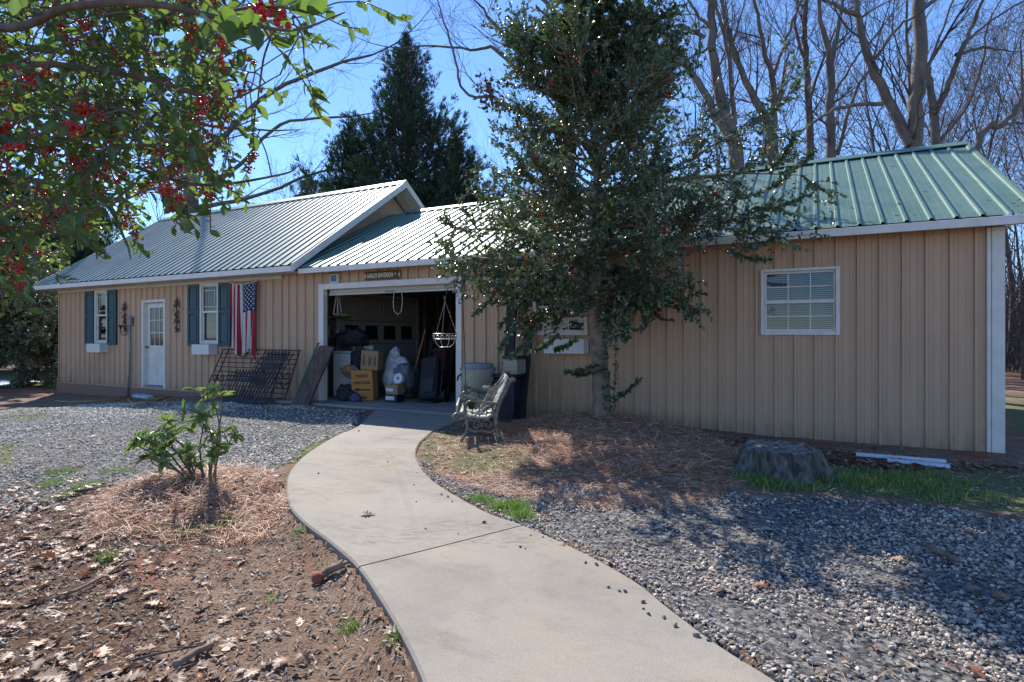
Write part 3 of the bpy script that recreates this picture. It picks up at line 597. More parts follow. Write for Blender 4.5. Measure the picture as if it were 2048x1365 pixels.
# entry door
ed = trim('entry_door', [((ED[0]+.045, .06, ED[2]+.02), (ED[1]-.035, .105, 2.03))], 'whitedirty', .004)
trim('door_frame', [((ED[0]-.035, -.03, ED[2]-.04), (ED[0]+.04, .11, 2.11)), ((ED[1]-.03, -.03, ED[2]-.04), (ED[1]+.035, .11, 2.11)), ((ED[0]+.041, -.029, 2.04), (ED[1]-.031, .11, 2.109))], 'white', .003, ed)
trim('threshold', [((ED[0]+.042, -.04, ED[2]-.05), (ED[1]-.032, .11, ED[2]+.012))], 'pipe', .003, ed)
dx0, dx1 = ED[0]+.20, ED[1]-.10; dz0, dz1 = 1.02, 1.92
pane = MB(); pane.box((dx0, .052, dz0), (dx1, .058, dz1)); pn = pane.build('pane', M['darkpane'], ed)
bars = [((dx0-.035, .038, dz0-.035), (dx0, .059, dz1+.035)), ((dx1, .038, dz0-.035), (dx1+.035, .059, dz1+.035)), ((dx0, .039, dz1), (dx1, .059, dz1+.035)), ((dx0, .039, dz0-.035), (dx1, .059, dz0))]
for k in (1, 2): xx = dx0+(dx1-dx0)*k/3; zz = dz0+(dz1-dz0)*k/3; bars += [((xx-.009, .042, dz0), (xx+.009, .0515, dz1)), ((dx0, .043, zz-.009), (dx1, .0512, zz+.009))]
trim('window_grille', bars, 'white', .0015, ed)
mb = MB(); mb.lathe([(0, 0), (.028, 0), (.03, .01), (.012, .018), (.012, .04), (.03, .052), (.03, .07), (0, .08)], 12); mb.tf(mathutils.Matrix.Translation((ED[0]+.10, .058, .98)) @ mathutils.Matrix.Rotation(R(90), 4, 'X')); mb.build('handle', M['pipe'], ed, smooth=True)
# windows
for wi, (a, b, c, d, kind) in enumerate(WINS):
    fw = .045 if kind == 'b' else .05
    wn = trim('window', [((a-.012, -.038, c), (a+fw-.012, .05, d)), ((b-fw+.012, -.038, c), (b+.012, .05, d)), ((a+fw-.011, -.037, d-fw+.01), (b-fw+.011, .05, d)), ((a+fw-.011, -.037, c), (b-fw+.011, .05, c+fw))], 'white')
    mz = c+(d-c)*(.5 if kind == 'b' else .53); ia, ib = a+fw-.01, b-fw+.01
    s_ = [((ia, -.01, mz-.022), (ib, .03, mz+.022)), ((ia, .0, d-fw-.02), (ib, .03, d-fw+.009)), ((ia, .012, c+fw), (ib, .04, c+fw+.03))]
    for xx in (ia, ib-.022): s_ += [((xx, -.004, mz+.0225), (xx+.022, .03, d-fw-.021)), ((xx, .012, c+fw+.031), (xx+.022, .04, mz-.0225))]
    trim('sash', s_, 'white', .002, wn)
    gr = []; i0, i1 = ia+.022, ib-.022
    if kind == 'b':
        for (z0, z1, yy) in ((mz+.024, d-fw-.022, .006), (c+fw+.032, mz-.024, .018)):
            for k in (1, 2): xx = i0+(i1-i0)*k/3; gr.append(((xx-.007, yy, z0), (xx+.007, yy+.008, z1)))
            gr.append(((i0, yy+.001, (z0+z1)/2-.007), (i1, yy+.0072, (z0+z1)/2+.007)))
    else:
        z0, z1 = mz+.024, d-fw-.022
        for xx in (i0+.09, i1-.09): gr.append(((xx-.006, .006, z0), (xx+.006, .014, z1)))
        for zz in (z0+.09, z1-.09): gr.append(((i0, .0068, zz-.006), (i1, .0135, zz+.006)))
    trim('grille', gr, 'white', .001, wn)
    mb = MB(); mb.quad((i0-.01, .020, mz), (i1+.01, .020, mz), (i1+.01, .020, d-fw), (i0-.01, .020, d-fw)); mb.quad((i0-.01, .032, c+fw), (i1+.01, .032, c+fw), (i1+.01, .032, mz), (i0-.01, .032, mz)); mb.build('pane', M['glass'], wn)
    if kind == 'b' or wi == 1:
        mb = MB(); zz = d-.06; zend = c+.05 if kind == 'b' else c+.05
        while zz > zend:
            if kind == 'b' or zz < mz: mb.quad((a+.03, .075, zz), (b-.03, .075, zz), (b-.03, .097, zz+.016), (a+.03, .097, zz+.016))
            zz -= .026
        mb.build('blind', M['blind'], wn)
# shutters
for (sx0, sx1) in ((-16.80, -16.39), (-15.77, -15.38), (-12.53, -12.14), (-11.47, -11.08)):
    z0, z1 = 1.02, 2.40; bx = [((sx0, -.055, z0), (sx0+.055, -.022, z1)), ((sx1-.055, -.055, z0), (sx1, -.022, z1))]
    for za, zb in ((z0, z0+.07), (z1-.07, z1), (1.74, 1.81)): bx.append(((sx0+.0555, -.0545, za), (sx1-.0555, -.022, zb)))
    for za, zb in ((z0+.0705, 1.7395), (1.8105, z1-.0705)): bx += [((sx0+.0555, -.034, za), (sx1-.0555, -.0225, zb)), ((sx0+.085, -.047, za+.03), (sx1-.085, -.0345, zb-.03))]
    trim('shutter', bx, 'shutter', .003)
# conduit and box beside the entry door
cx0 = FX(266, 672)[0]
trim('electrical_box', [((cx0-.09, -.10, 1.50), (cx0+.05, -.022, 1.72))], 'pipe', .006)
mb = MB(); mb.tube([(cx0-.02, -.06, 1.51), (cx0-.02, -.06, .9), (cx0-.05, -.07, .3), (cx0-.08, -.09, -.22)], .022, 8); mb.tube([(cx0+.04, -.06, 1.66), (cx0+.10, -.06, 1.70), (cx0+.11, -.06, 1.66)], .02, 8); mb.build('conduit', M['pipe'], bld, smooth=True)
mb = MB(); fx_, fz_ = FX(955, 572); mb.tube([(GO[1]+.10, -.05, 2.24), (GO[1]+.22, -.03, 2.12), (fx_-.03, -.04, 2.10)], .004, 5); mb.build('cable', M['cream'], bld)

# ---- things hung on the facade
fl = thing('flood_light', 'white twin floodlight with motion sensor on the wall right of the garage opening', 'light', (fx_, -.02, 2.13))
mb = MB(); mb.box((fx_-.06, -.06, 2.08), (fx_+.06, -.02, 2.20), bev=.01); mb.build('mount', M['white'], fl)
for sx in (-1, 1):
    mb = MB(); mb.lathe([(0, -.0), (.03, 0), (.035, .05), (.055, .12), (.05, .125), (0, .11)], 12); mb.tf(mathutils.Matrix.Translation((fx_+sx*.06, -.07, 2.18)) @ mathutils.Matrix.Rotation(R(sx*35), 4, 'Z') @ mathutils.Matrix.Rotation(R(110), 4, 'X')); mb.build('lamp_head', M['white'], fl, smooth=True)
mb = MB(); mb.box((fx_-.03, -.11, 2.02), (fx_+.03, -.05, 2.075), bev=.012); mb.build('sensor', M['white'], fl)
sx_, sz_ = FX(673, 558)
sl = thing('solar_light', 'small white square solar light above the left corner of the garage opening', 'light', (sx_, -.02, sz_))
mb = MB(); mb.box((sx_-.11, -.075, sz_-.09), (sx_+.11, -.022, sz_+.09), bev=.012); mb.build('housing', M['white'], sl)
mb = MB(); mb.box((sx_-.075, -.081, sz_-.06), (sx_+.075, -.0755, sz_+.065), bev=.002); mb.build('solar_panel', M['solar'], sl)
def textmesh(o):
    bpy.context.view_layer.update(); me = bpy.data.meshes.new_from_object(o); n = link(bpy.data.objects.new('lettering', me)); n.parent = o.parent; n.location = o.location; n.rotation_euler = o.rotation_euler; n.scale = o.scale; bpy.data.objects.remove(o); return n
def text(name, body, size, loc, rot, mt, parent, ext=.002, align='CENTER', sx=1.0, bold=0):
    cu = bpy.data.curves.new(name, 'FONT'); cu.body = body; cu.size = size; cu.extrude = ext; cu.align_x = align; cu.align_y = 'CENTER'; cu.offset = bold
    cu.materials.append(mt); o = link(bpy.data.objects.new(name, cu)); o.parent = parent
    r = parent
    while r.parent: r = r.parent
    o.location = mathutils.Vector(loc)-r.location; o.rotation_euler = rot; o.scale = (sx, 1, 1); return textmesh(o)
s0, s1 = -7.34, -6.51; sz0 = 2.345
sg = thing('road_sign', 'small dark street-style sign with cream capital letters above the garage opening', 'sign', ((s0+s1)/2, -.02, sz0))
mb = MB(); mb.box((s0, -.034, sz0-.075), (s1, -.024, sz0+.075), bev=.003); pl = mb.build('sign_plate', M['signred'], sg)
mb = MB(); mb.box((s0+.055, -.038, sz0-.064), (s1-.055, -.0345, sz0+.064)); mb.build('sign_panel', M['signbg'], sg)
for xx, dd in ((s0+.03, 1), (s1-.03, -1)): mb = MB(); mb.add([(xx-.012*dd, -.036, sz0+.045), (xx+.012*dd, -.036, sz0), (xx-.012*dd, -.036, sz0-.045), (xx-.022*dd, -.036, sz0)], [(0, 1, 2, 3)]); mb.build('arrow_mark', M['signcream'], sg)
text('lettering', 'HARLEY-DAVIDSON', .115, ((s0+s1)/2-.045, -.0385, sz0-.002), (R(90), 0, 0), M['signcream'], sg, sx=.58, bold=.0026)
text('lettering', 'RD.', .05, (s1-.105, -.0385, sz0+.012), (R(90), 0, 0), M['signcream'], sg, sx=.8, bold=.001)
# flag, hung by its short edge below the soffit
fx0, fx1, fzt, fzb = -11.04, -10.17, 2.38, .86
def flagpt(u, v):                         # u across 0..1, v down 0..1
    x = fx0+(fx1-fx0)*(u*(1-.10*v)+.03*v); wv = .012+.022*v
    y = -.09+wv*math.sin(u*17+1.2*v)+.03*v*math.sin(u*31+2*v)
    z = fzt-.05*math.sin(u*math.pi)-(fzt-fzb-(.08*math.sin(u*9+1)+.1*(1-u)))*v; return (x, y, z)
flg = thing('american_flag', 'american flag hung vertically beside the teal shutter with its stars at upper right', 'flag', (fx0, -.1, fzt))
NU, NV = 39*2, 40
def flagpart(name, sel, mt):
    V = [flagpt(i/NU, j/NV) for j in range(NV+1) for i in range(NU+1)]; Q = []
    for j in range(NV):
        for i in range(NU):
            u = (i+.5)/NU; v = (j+.5)/NV; st = int(u*13); canton = u > 6/13 and v < .4
            c = 'blue' if canton else ('red' if st % 2 == 0 else 'white')
            if c == sel: Q.append((j*(NU+1)+i, (j+1)*(NU+1)+i, (j+1)*(NU+1)+i+1, j*(NU+1)+i+1))
    used = sorted({k for q in Q for k in q}); mp = {k: i for i, k in enumerate(used)}
    return mesh_np(name, [V[k] for k in used], [[tuple(mp[k] for k in q) for q in Q]], mt, flg, smooth=True)
def cloth(n, c, tr=.2):
    m, t, b = new_mat(n); b.inputs['Base Color'].default_value = (*c, 1); b.inputs['Roughness'].default_value = .85
    x = t.nodes.new('ShaderNodeBsdfTranslucent'); x.inputs[0].default_value = (*c, 1); mx = t.nodes.new('ShaderNodeMixShader'); mx.inputs[0].default_value = tr
    t.links.new(b.outputs[0], mx.inputs[1]); t.links.new(x.outputs[0], mx.inputs[2]); t.links.new(mx.outputs[0], t.nodes['Material Output'].inputs[0]); return m
flagpart('red_stripes', 'red', cloth('flag_red', (.36, .025, .04))); flagpart('white_stripes', 'white', cloth('flag_white', (.66, .63, .60)))
cn = flagpart('canton', 'blue', cloth('flag_blue', (.02, .03, .10)))
mb = MB()
for r_ in range(11):
    for c_ in range(9):
        if (r_+c_) % 2: continue
        if r_ % 2 == 0 and c_ % 2 == 0 or r_ % 2 == 1 and c_ % 2 == 1:
            u = 6/13+(7/13)*(c_+1)/10; v = .4*(r_+1)/12; ctr = flagpt(u, v); V = [(ctr[0], ctr[1]-.006, ctr[2])]
            for k in range(10):
                rr2 = (.024 if k % 2 == 0 else .010); an = math.pi/2+k*math.pi/5; du = rr2*math.cos(an)/(fx1-fx0); dv = -rr2*math.sin(an)/(fzt-fzb); p = flagpt(u+du, v+dv); V.append((p[0], p[1]-.006, p[2]))
            mb.add(V, [], [(0, 1+k, 1+(k+1) % 10) for k in range(10)])
mb.build('stars', cloth('flag_star', (.75, .75, .74), 0.0), cn)
mb = MB(); mb.tube([flagpt(i/12, 0) for i in range(13)], .012, 6); mb.tube([flagpt(1, 0), (fx1+.02, -.05, 2.44)], .004, 5); mb.tube([flagpt(0, 0), (fx0-.01, -.05, 2.43)], .004, 5); mb.build('header_rope', M['cream'], flg, smooth=True)
# flower boxes
for (a, b, zt, lab) in ((-16.34, -15.74, 1.05, 'white flower box below the far left window'), (-12.10, -11.52, 1.06, 'white flower box below the window beside the flag'), (-3.62, -2.98, 1.20, 'white flower box below the window behind the holly trunk')):
    fb = thing('flower_box', lab, 'flower box', (a, 0, zt-.22), group='white window flower boxes')
    mb = MB(); t_ = .014
    mb.box((a, -.235, zt-.215), (b, -.235+t_, zt)); mb.box((a, -.04, zt-.215), (b, -.024, zt)); mb.box((a, -.2205, zt-.2145), (a+t_, -.0405, zt-.001)); mb.box((b-t_, -.2205, zt-.2145), (b, -.0405, zt-.001)); mb.box((a+t_, -.2205, zt-.2145), (b-t_, -.0405, zt-.20)); mb.build('box', M['appl'], fb)
    mb = MB(); mb.box((a+t_+.001, -.22, zt-.06), (b-t_-.001, -.041, zt-.035)); mb.build('soil', M['stump'], fb)
# iron wall ornaments
def spiral(cx, cz, r0, r1, a0, turns, n=22): return [(cx+(r0+(r1-r0)*k/n)*math.cos(a0+turns*2*math.pi*k/n), cz+(r0+(r1-r0)*k/n)*math.sin(a0+turns*2*math.pi*k/n)) for k in range(n+1)]
def ornament(px, py, h, lab, flip=1, horn=False):
    x, z = FX(px, py); t = thing('wall_ornament', lab, 'wall ornament', (x, -.03, z), group='scrolled iron wall ornaments by the entry door')
    mb = MB(); Y = -.045; k = h/.5
    def tb(pts, r=.009): mb.tube([(x+flip*p[0]*k, Y, z+p[1]*k) for p in pts], r, 5)
    tb([(0, -.25), (.02, -.1), (-.01, .05), (.01, .22)], .011)
    tb(spiral(.07, .10, .07, .015, math.pi, -1.3)); tb(spiral(-.07, .06, .07, .015, 0, 1.3)); tb(spiral(.06, -.10, .06, .012, math.pi, 1.2)); tb(spiral(-.06, -.16, .06, .012, 0, -1.2)); tb(spiral(.04, .2, .045, .01, math.pi, -1.1))
    mb.build('scrolls', M['rust'], t, smooth=True)
    mb = MB()
    for (a_, b_, an) in ((.02, .24, 60), (-.04, .16, 130), (.1, .03, 10), (-.1, -.05, 190), (.05, -.2, -40), (0, .1, 95)):
        for dr in (-25, 25):
            c_, s_ = math.cos(R(an+dr)), math.sin(R(an+dr)); p = [(0, 0), (.035, .018), (.08, 0), (.035, -.018)]
            mb.add([(x+flip*(a_+q[0]*c_-q[1]*s_)*k, Y-.008, z+(b_+q[0]*s_+q[1]*c_)*k) for q in p], [(0, 1, 2, 3)])
    mb.build('iron_leaves', M['rust'], t)
    return t
ornament(252, 623, .40, 'upper scrolled iron ornament between the far window and the entry door'); ornament(254, 650, .36, 'lower scrolled iron ornament between the far window and the entry door', -1)
ornament(357, 617, .42, 'upper scrolled iron ornament right of the entry door'); ornament(358, 649, .38, 'lower scrolled iron ornament right of the entry door', -1)
hx, hz = FX(243, 655, -.1); hn = thing('wall_horn', 'small dark iron cup on a curled bracket left of the entry door', 'candle holder', (hx, -.1, hz))
mb = MB(); mb.lathe([(.012, -.05), (.02, -.02), (.045, .03), (.09, .05), (.085, .052), (.04, .035), (.01, -.04)], 14, (hx, -.12, hz)); mb.build('cup', M['black'], hn, smooth=True)
mb = MB(); mb.tube([(hx, -.12, hz-.05), (hx, -.12, hz-.12), (hx+.05, -.10, hz-.2), (hx+.13, -.06, hz-.19), (hx+.16, -.04, hz-.1)], .009, 6); mb.build('bracket', M['black'], hn, smooth=True)

# ================================================================== THINGS LEANING ON THE FACADE
# rust-red iron gate panel leaning on the wall
gx0, gx1 = FX(432, 705, -.25)[0], FX(595, 700, -.15)[0]
gt = thing('iron_gate_panel', 'rust-red iron gate panel with many horizontal bars leaning on the wall below the flag', 'gate', (gx0, -.4, gh(gx0, -.5)))
def LP(x, t, lean=.34, y0=-.06, zb=None, hh=1.06):  # point on a leaning plane, t 0 foot..1 top
    zb = -.10 if zb is None else zb; return (x, y0-lean*(1-t)-.02, zb+hh*t)
mb = MB()
for x in (gx0, gx0+.18, gx1-.42, gx1-.02): mb.tube([LP(x-.22*(1 if x < -10.5 else .35), 0), LP(x, 1)], .014, 6)
mb.tube([LP(gx0, 1), LP(gx1, 1)], .014, 6); mb.build('frame', M['rust'], gt)
for k in range(11): mb = MB(); t = .04+k*.088; mb.tube([LP(gx0-.22*(1-t), t), LP(gx1-.03-.08*(1-t), t)], .009, 5); mb.build('bar', M['rust'], gt)
for (cx, ct) in ((gx0+1.2, .82), (gx0+1.3, .65), (gx1-.25, .55), (gx1-.2, .38), (gx0+.15, .45)):
    for dx, a0, tn in ((.1, math.pi, 1.2), (-.1, 0, -1.2)):
        mb = MB(); mb.tube([LP(p[0], p[1]/1.06, .34, -.09) for p in spiral(cx+dx, ct*1.06, .1, .02, a0, tn)], .010, 5); mb.build('scroll', M['rust'], gt, smooth=True)
def picket_panel(px0, px1, zt, lean, y0, label, ph=.0, shear=.0):
    x0, x1 = FX(px0, 700, y0-.2)[0], FX(px1, 700, y0-.2)[0]
    t = thing('iron_fence_panel', label, 'fence panel', (x0, y0-lean, -.12), group='black iron fence panels stacked under the flag'); n = int((x1-x0)/.085)
    def Q(x, s): return (x+shear*s, y0-lean*(1-s), -.11+zt*s)
    for k in range(n+1):
        x = x0+(x1-x0)*k/n; mb = MB(); p, q = Q(x, 0), Q(x, 1)
        mb.tube([p, q], .009, 4); mb.tube([Q(x, 1), Q(x, 1.02), Q(x, 1.07)], [.014, .019, .001], 4); mb.build('picket', M['black'], t)
    for s in (.14, .8, .93): mb = MB(); mb.tube([Q(x0-.02, s), Q(x1+.02, s)], .013, 4); mb.build('rail', M['black'], t)
picket_panel(440, 502, .60, .25, -.48, 'short black picket panel at the left of the stack leaning on the rust gate')
picket_panel(452, 514, .66, .30, -.60, 'short black picket panel in front of the others in the stack', shear=.05)
picket_panel(486, 532, 1.02, .40, -.50, 'tall tilted black picket panel leaning under the flag', shear=.36)
picket_panel(494, 540, .98, .42, -.62, 'frontmost tall tilted black picket panel of the stack', shear=.34)
# weathered plank
pk = thing('leaning_plank', 'wide dark weathered plank with a green edge leaning beside the garage frame', 'plank', (-9.0, -.5, -.05))
xa, xb = FX(600, 700, -.4)[0], FX(628, 700, -.4)[0]
mb = MB(); V = []
for (x, y, z) in ((xa-.02, -.52, -.06), (xb, -.52, -.06), (xb+.22, -.09, 1.04), (xa+.22, -.09, 1.06)): V += [(x, y, z), (x, y-.05, z-.01)]
mb.add(V, [(0, 2, 4, 6), (1, 7, 5, 3), (0, 1, 3, 2), (2, 3, 5, 4), (4, 5, 7, 6), (6, 7, 1, 0)]); mb.build('board', M['plank'], pk)
mb = MB(); mb.tube([(xa-.05, -.55, -.06), (xa+.19, -.12, 1.12)], .022, 6); mb.build('edge_pole', M['greenedge'], pk)

# ================================================================== GARAGE INTERIOR
fz = .006
ap = thing('washing_machine', 'white enamel appliance with a curved side just inside the left jamb', 'appliance', (-8.3, .6, fz))
mb = MB(); mb.box((-8.62, .45, fz), (-8.02, 1.05, .90), bev=.03); mb.build('cabinet', M['appl'], ap)
mb = MB(); mb.box((-8.60, .43, .905), (-8.04, 1.07, .94), bev=.015); mb.build('top', M['appl'], ap)
mb = MB(); mb.box((-8.60, .95, .942), (-8.04, 1.06, 1.06), bev=.03); mb.build('control_panel', M['appl'], ap)
def cbox(name, label, c, s, rot, mt, tilt=0, writing=()):
    t = thing(name, label, 'box', c, rot); mb = MB(); mb.box((-s[0]/2, -s[1]/2, 0), (s[0]/2, s[1]/2, s[2]), bev=.004); X = mathutils.Matrix.Rotation(R(tilt), 4, 'Y'); mb.tf(X); mb.build('carton', mt, t, local=True)
    mb = MB(); mb.box((-s[0]/2-.001, -s[1]/2+.01, s[2]+.001), (s[0]/2+.001, -.004, s[2]+.006)); mb.box((-s[0]/2-.001, .004, s[2]+.001), (s[0]/2+.001, s[1]/2-.01, s[2]+.006)); mb.tf(X); mb.build('flap', mt, t, local=True)
    for (body, sz, x, z, rz) in writing:
        cu = bpy.data.curves.new('lettering', 'FONT'); cu.body = body; cu.size = sz; cu.extrude = .001; cu.offset = .002; cu.align_x = 'CENTER'; cu.align_y = 'CENTER'; cu.materials.append(M['ink'])
        o = link(bpy.data.objects.new('lettering', cu)); o.parent = t; v = X @ mathutils.Vector((x, -s[1]/2-.002, z)); o.location = v; o.rotation_euler = (R(90), R(rz+tilt), 0); o.scale = (.8, 1, 1); textmesh(o)
    return t
oc = cbox('cardboard_box', 'orange-brown cardboard carton with hand-lettered words and an arrow on the garage floor', (-7.70, .40, fz), (.42, .30, .58), R(22), M['orcard'], -3, [('TERRERS', .082, 0, .47, 0), ('OPEN HOUSE', .07, 0, .34, 0), ('OLD MILL', .055, 0, .06, 0)])
mb = MB(); yy = -.1525
mb.add([(-.18, yy, .21), (-.08, yy, .25), (-.08, yy, .225), (.16, yy, .225), (.16, yy, .195), (-.08, yy, .195), (-.08, yy, .17)], [(2, 3, 4, 5)], [(0, 2, 1), (0, 5, 2), (0, 6, 5)]); mb.build('arrow_mark', M['ink'], oc, local=True)
cbox('cardboard_box', 'brown cardboard carton with sideways lettering resting on the orange one', (-7.56, .41, .60), (.34, .26, .36), R(20), M['card'], 3, [('PLEASE', .072, -.11, .18, 90), ('OPEN', .08, .0, .17, 90), ('OTHER', .066, .10, .17, 90)])
def crumple(name, mt, parent, c, r, seed, sub=3, amp=.35, sq=(1, 1, 1)):
    import bmesh
    bm = bmesh.new(); bmesh.ops.create_icosphere(bm, subdivisions=sub, radius=1); V = []
    for v in bm.verts:
        p = v.co; k = 1+amp*(fbm(p.x*2+seed, p.y*2+p.z*1.7, 1.1, seed)-.5)*2+(.10+.6*amp)*abs(vnoise(p.x*4+p.y*2, p.z*4-p.y*3, 1, seed+5)-.5); V.append((c[0]+p.x*r*k*sq[0], c[1]+p.y*r*k*sq[1], c[2]+p.z*r*k*sq[2]))
    F = [[v.index for v in f.verts] for f in bm.faces]; bm.free(); return mesh_np(name, V, [F], mt, parent, smooth=True)
def lump(name, label, cat, c, r, mt, seed, sq=(1, 1, .8), grp=None, amp=.35):
    o = crumple(name, mt, None, (0, 0, r*sq[2]*.85), r, seed, 4, amp+.12, sq); o.location = c; tag(o, label, cat, grp); return o
bgt = thing('trash_bag', 'crumpled white plastic bag behind the cardboard cartons', 'bag', (-7.5, .95, fz)); crumple('bag_body', M['bag'], bgt, (-7.42, .98, .46), .36, 3, 4, .3, (.7, .6, 1.25)); crumple('bag_knot', M['bag'], bgt, (-7.38, .92, .90), .10, 8, 3, .6)
lump('rag_pile', 'patterned black and white cloth heaped on the white appliance edge', 'cloth', (-7.95, .50, .62), .17, M['dark'], 12, (1, .8, 1.2))
lump('tool_bag', 'black bag lying on the floor just inside the left jamb', 'bag', (-8.0, .20, fz), .20, M['dark'], 15, (1.2, .9, .8))
lump('paint_can_bag', 'small purple-grey sack on the floor beside the black bag', 'bag', (-7.68, .12, fz), .10, mat('purple_grey_sack', (.10, .09, .16), None, 9, .7), 17, (1.1, .9, .8))
lump('orange_cushion', 'orange and grey toy bundle wedged between appliance and carton', 'bundle', (-8.0, .30, .46), .14, mat('orange_grey_bundle', (.46, .19, .05), (.16, .15, .16), 6, .7, lo=.45, hi=.55), 19, (1.3, .8, .8))
lump('black_bundle', 'heap of dark things stacked on top of the white appliance', 'bundle', (-8.35, .75, 1.05), .26, M['dark'], 23, (1.2, 1, .7))
pb = thing('parcel', 'small brown and white parcel with blue label right of the cartons', 'box', (-7.0, .42, fz)); mb = MB(); mb.box((-7.14, .30, fz), (-6.86, .52, .15), bev=.006); mb.build('lower_carton', M['bluebin'], pb); mb = MB(); mb.box((-7.13, .31, .152), (-6.85, .50, .34), bev=.006); mb.build('upper_carton', M['card'], pb); mb = MB(); mb.box((-7.12, .296, .05), (-6.92, .2995, .12)); mb.box((-7.12, .306, .21), (-6.95, .3095, .27)); mb.build('paper_label', M['appl'], pb)
ry_ = thing('tape_roll', 'round white-rimmed roll resting on the small parcel', 'roll', (-6.86, .36, .34)); mb = MB(); mb.lathe([(.03, -.04), (.10, -.04), (.10, .04), (.03, .04), (.03, -.04)], 20); mb.tf(mathutils.Matrix.Translation((-6.88, .40, .445)) @ mathutils.Matrix.Rotation(R(75), 4, 'X')); mb.build('roll', M['appl'], ry_, smooth=False)
lump('grey_bucket_bundle', 'grey-blue bundle stacked behind the small parcel', 'bundle', (-6.98, .72, .30), .19, mat('grey_blue', (.14, .17, .21), None, 7, .7), 27, (1, .9, 1.2))
br = thing('broom', 'orange-handled broom standing behind the white bag', 'broom', (-7.05, 1.2, fz)); mb = MB(); mb.tube([(-7.12, 1.0, .12), (-6.90, 1.25, 1.38)], .014, 8); mb.build('handle', M['woodh'], br); mb = MB(); mb.box((-7.28, .92, .03), (-6.98, 1.06, .14), bev=.015); mb.build('head', M['dark'], br)
ch = thing('folding_chair', 'dark red and black folded chair behind the broom', 'chair', (-6.7, 1.6, fz)); mb = MB(); mb.box((-7.0, 1.62, .5), (-6.65, 1.68, 1.0), bev=.02); mb.build('seat', M['redcloth'], ch); mb = MB()
for x in (-7.02, -6.48): mb.tube([(x, 1.4, .01), (x, 1.66, 1.15)], .014, 6); mb.tube([(x+.03, 1.85, .01), (x+.03, 1.6, .9)], .014, 6)
mb.tube([(-7.02, 1.66, 1.15), (-6.48, 1.66, 1.15)], .014, 6); mb.build('legs', M['black'], ch)
hd = thing('hand_truck', 'tall black hand truck tilted back in the middle of the garage', 'hand truck', (-6.4, 1.0, fz)); mb = MB()
for x in (-6.55, -6.20): mb.tube([(x, .75, .08), (x-.22, 1.25, 1.12)], .02, 6)
for s in (.1, .35, .6, .85, 1): mb.tube([(-6.55-.22*s, .75+.5*s, .08+1.04*s), (-6.20-.22*s, .75+.5*s, .08+1.04*s)], .016, 6)
mb.build('frame', M['black'], hd); mb = MB(); mb.box((-6.56, .50, .02), (-6.16, .76, .04), bev=.004); mb.build('toe_plate', M['black'], hd)
for x in (-6.62, -6.13):
    mb = MB(); mb.lathe([(0, -.03), (.10, -.03), (.12, -.02), (.12, .02), (.10, .03), (0, .03)], 16); mb.tf(mathutils.Matrix.Translation((x, .84, .125)) @ mathutils.Matrix.Rotation(R(90), 4, 'Y')); mb.build('wheel', M['black'], hd)
bcs = thing('black_case', 'flat black fabric case leaning on the hand truck', 'case', (-6.45, .8, .05)); mb = MB(); mb.box((-.2, -.07, 0), (.2, .07, .85), bev=.04); mb.tf(mathutils.Matrix.Translation((-6.42, .68, .06)) @ mathutils.Matrix.Rotation(R(-22), 4, 'X') @ mathutils.Matrix.Rotation(R(-11), 4, 'Y')); mb.build('case_body', M['dark'], bcs); mb = MB(); mb.box((-.15, -.09, .1), (.15, -.072, .4), bev=.006); mb.tf(mathutils.Matrix.Translation((-6.42, .68, .06)) @ mathutils.Matrix.Rotation(R(-22), 4, 'X') @ mathutils.Matrix.Rotation(R(-11), 4, 'Y')); mb.build('pocket', M['black'], bcs)
tb = thing('workbench', 'grey workbench with draped top deep inside the garage right', 'table', (-6.0, 3.2, fz)); mb = MB(); mb.box((-6.75, 2.3, .86), (-4.75, 3.2, .92), bev=.01); mb.build('top', M['table'], tb); mb = MB(); mb.box((-6.7, 2.32, .25), (-5.7, 2.35, .855)); mb.box((-5.4, 2.32, .2), (-4.8, 2.36, .855)); mb.build('drape', M['darkwall'], tb)
for x in (-6.7, -4.84):
    for y in (2.4, 3.12): mb = MB(); mb.box((x, y, fz), (x+.07, y+.07, .859), bev=.005); mb.build('leg', M['table'], tb)
lump('tarp_heap', 'pale grey tarp heaped on the workbench', 'tarp', (-6.1, 2.75, .92), .42, M['table'], 35, (1.4, .8, .55))
for (c, mt, lab, sd2, nm) in (((-6.62, 4.2, 1.0), 'redcloth', 'dark red coat hanging by the inner door at the back', 41, 'hanging_coat'), ((-5.0, 3.6, 1.15), 'redcloth', 'red jacket hanging near the right inner wall', 43, 'hanging_jacket')):
    o = crumple(nm, M[mt], None, (0, 0, .5), .36, sd2, 4, .3, (.75, .4, 1.55)); o.location = c; tag(o, lab, 'coat')
shl = thing('wall_shelf', 'dark cluttered shelf on the left inner wall above the appliance', 'shelf', (-8.9, .7, 1.2)); mb = MB()
for z in (1.2, 1.62): mb.box((-9.10, .3, z), (-8.70, 1.08, z+.03), bev=.003)
mb.build('boards', M['darkwall'], shl)
disc = thing('yellow_lid', 'bright yellow-green round lid on the shelf inside the left jamb', 'lid', (-8.62, .85, 1.66)); mb = MB(); mb.lathe([(0, 0), (.17, 0), (.18, .02), (.16, .05), (0, .07)], 20, (-8.66, .75, 1.655)); mb.build('lid', M['yellow'], disc, smooth=True)
lp_ = thing('wall_lantern', 'pale wire-framed shop light hanging inside the left jamb', 'lantern', (-8.5, .4, 1.75)); mb = MB(); c = (-8.33, .30, 1.68)
for dx, dy in ((-.06, -.05), (.06, -.05), (-.06, .05), (.06, .05)): mb.tube([(c[0]+dx*.4, c[1]+dy*.4, c[2]+.32), (c[0]+dx, c[1]+dy, c[2])], .009, 5)
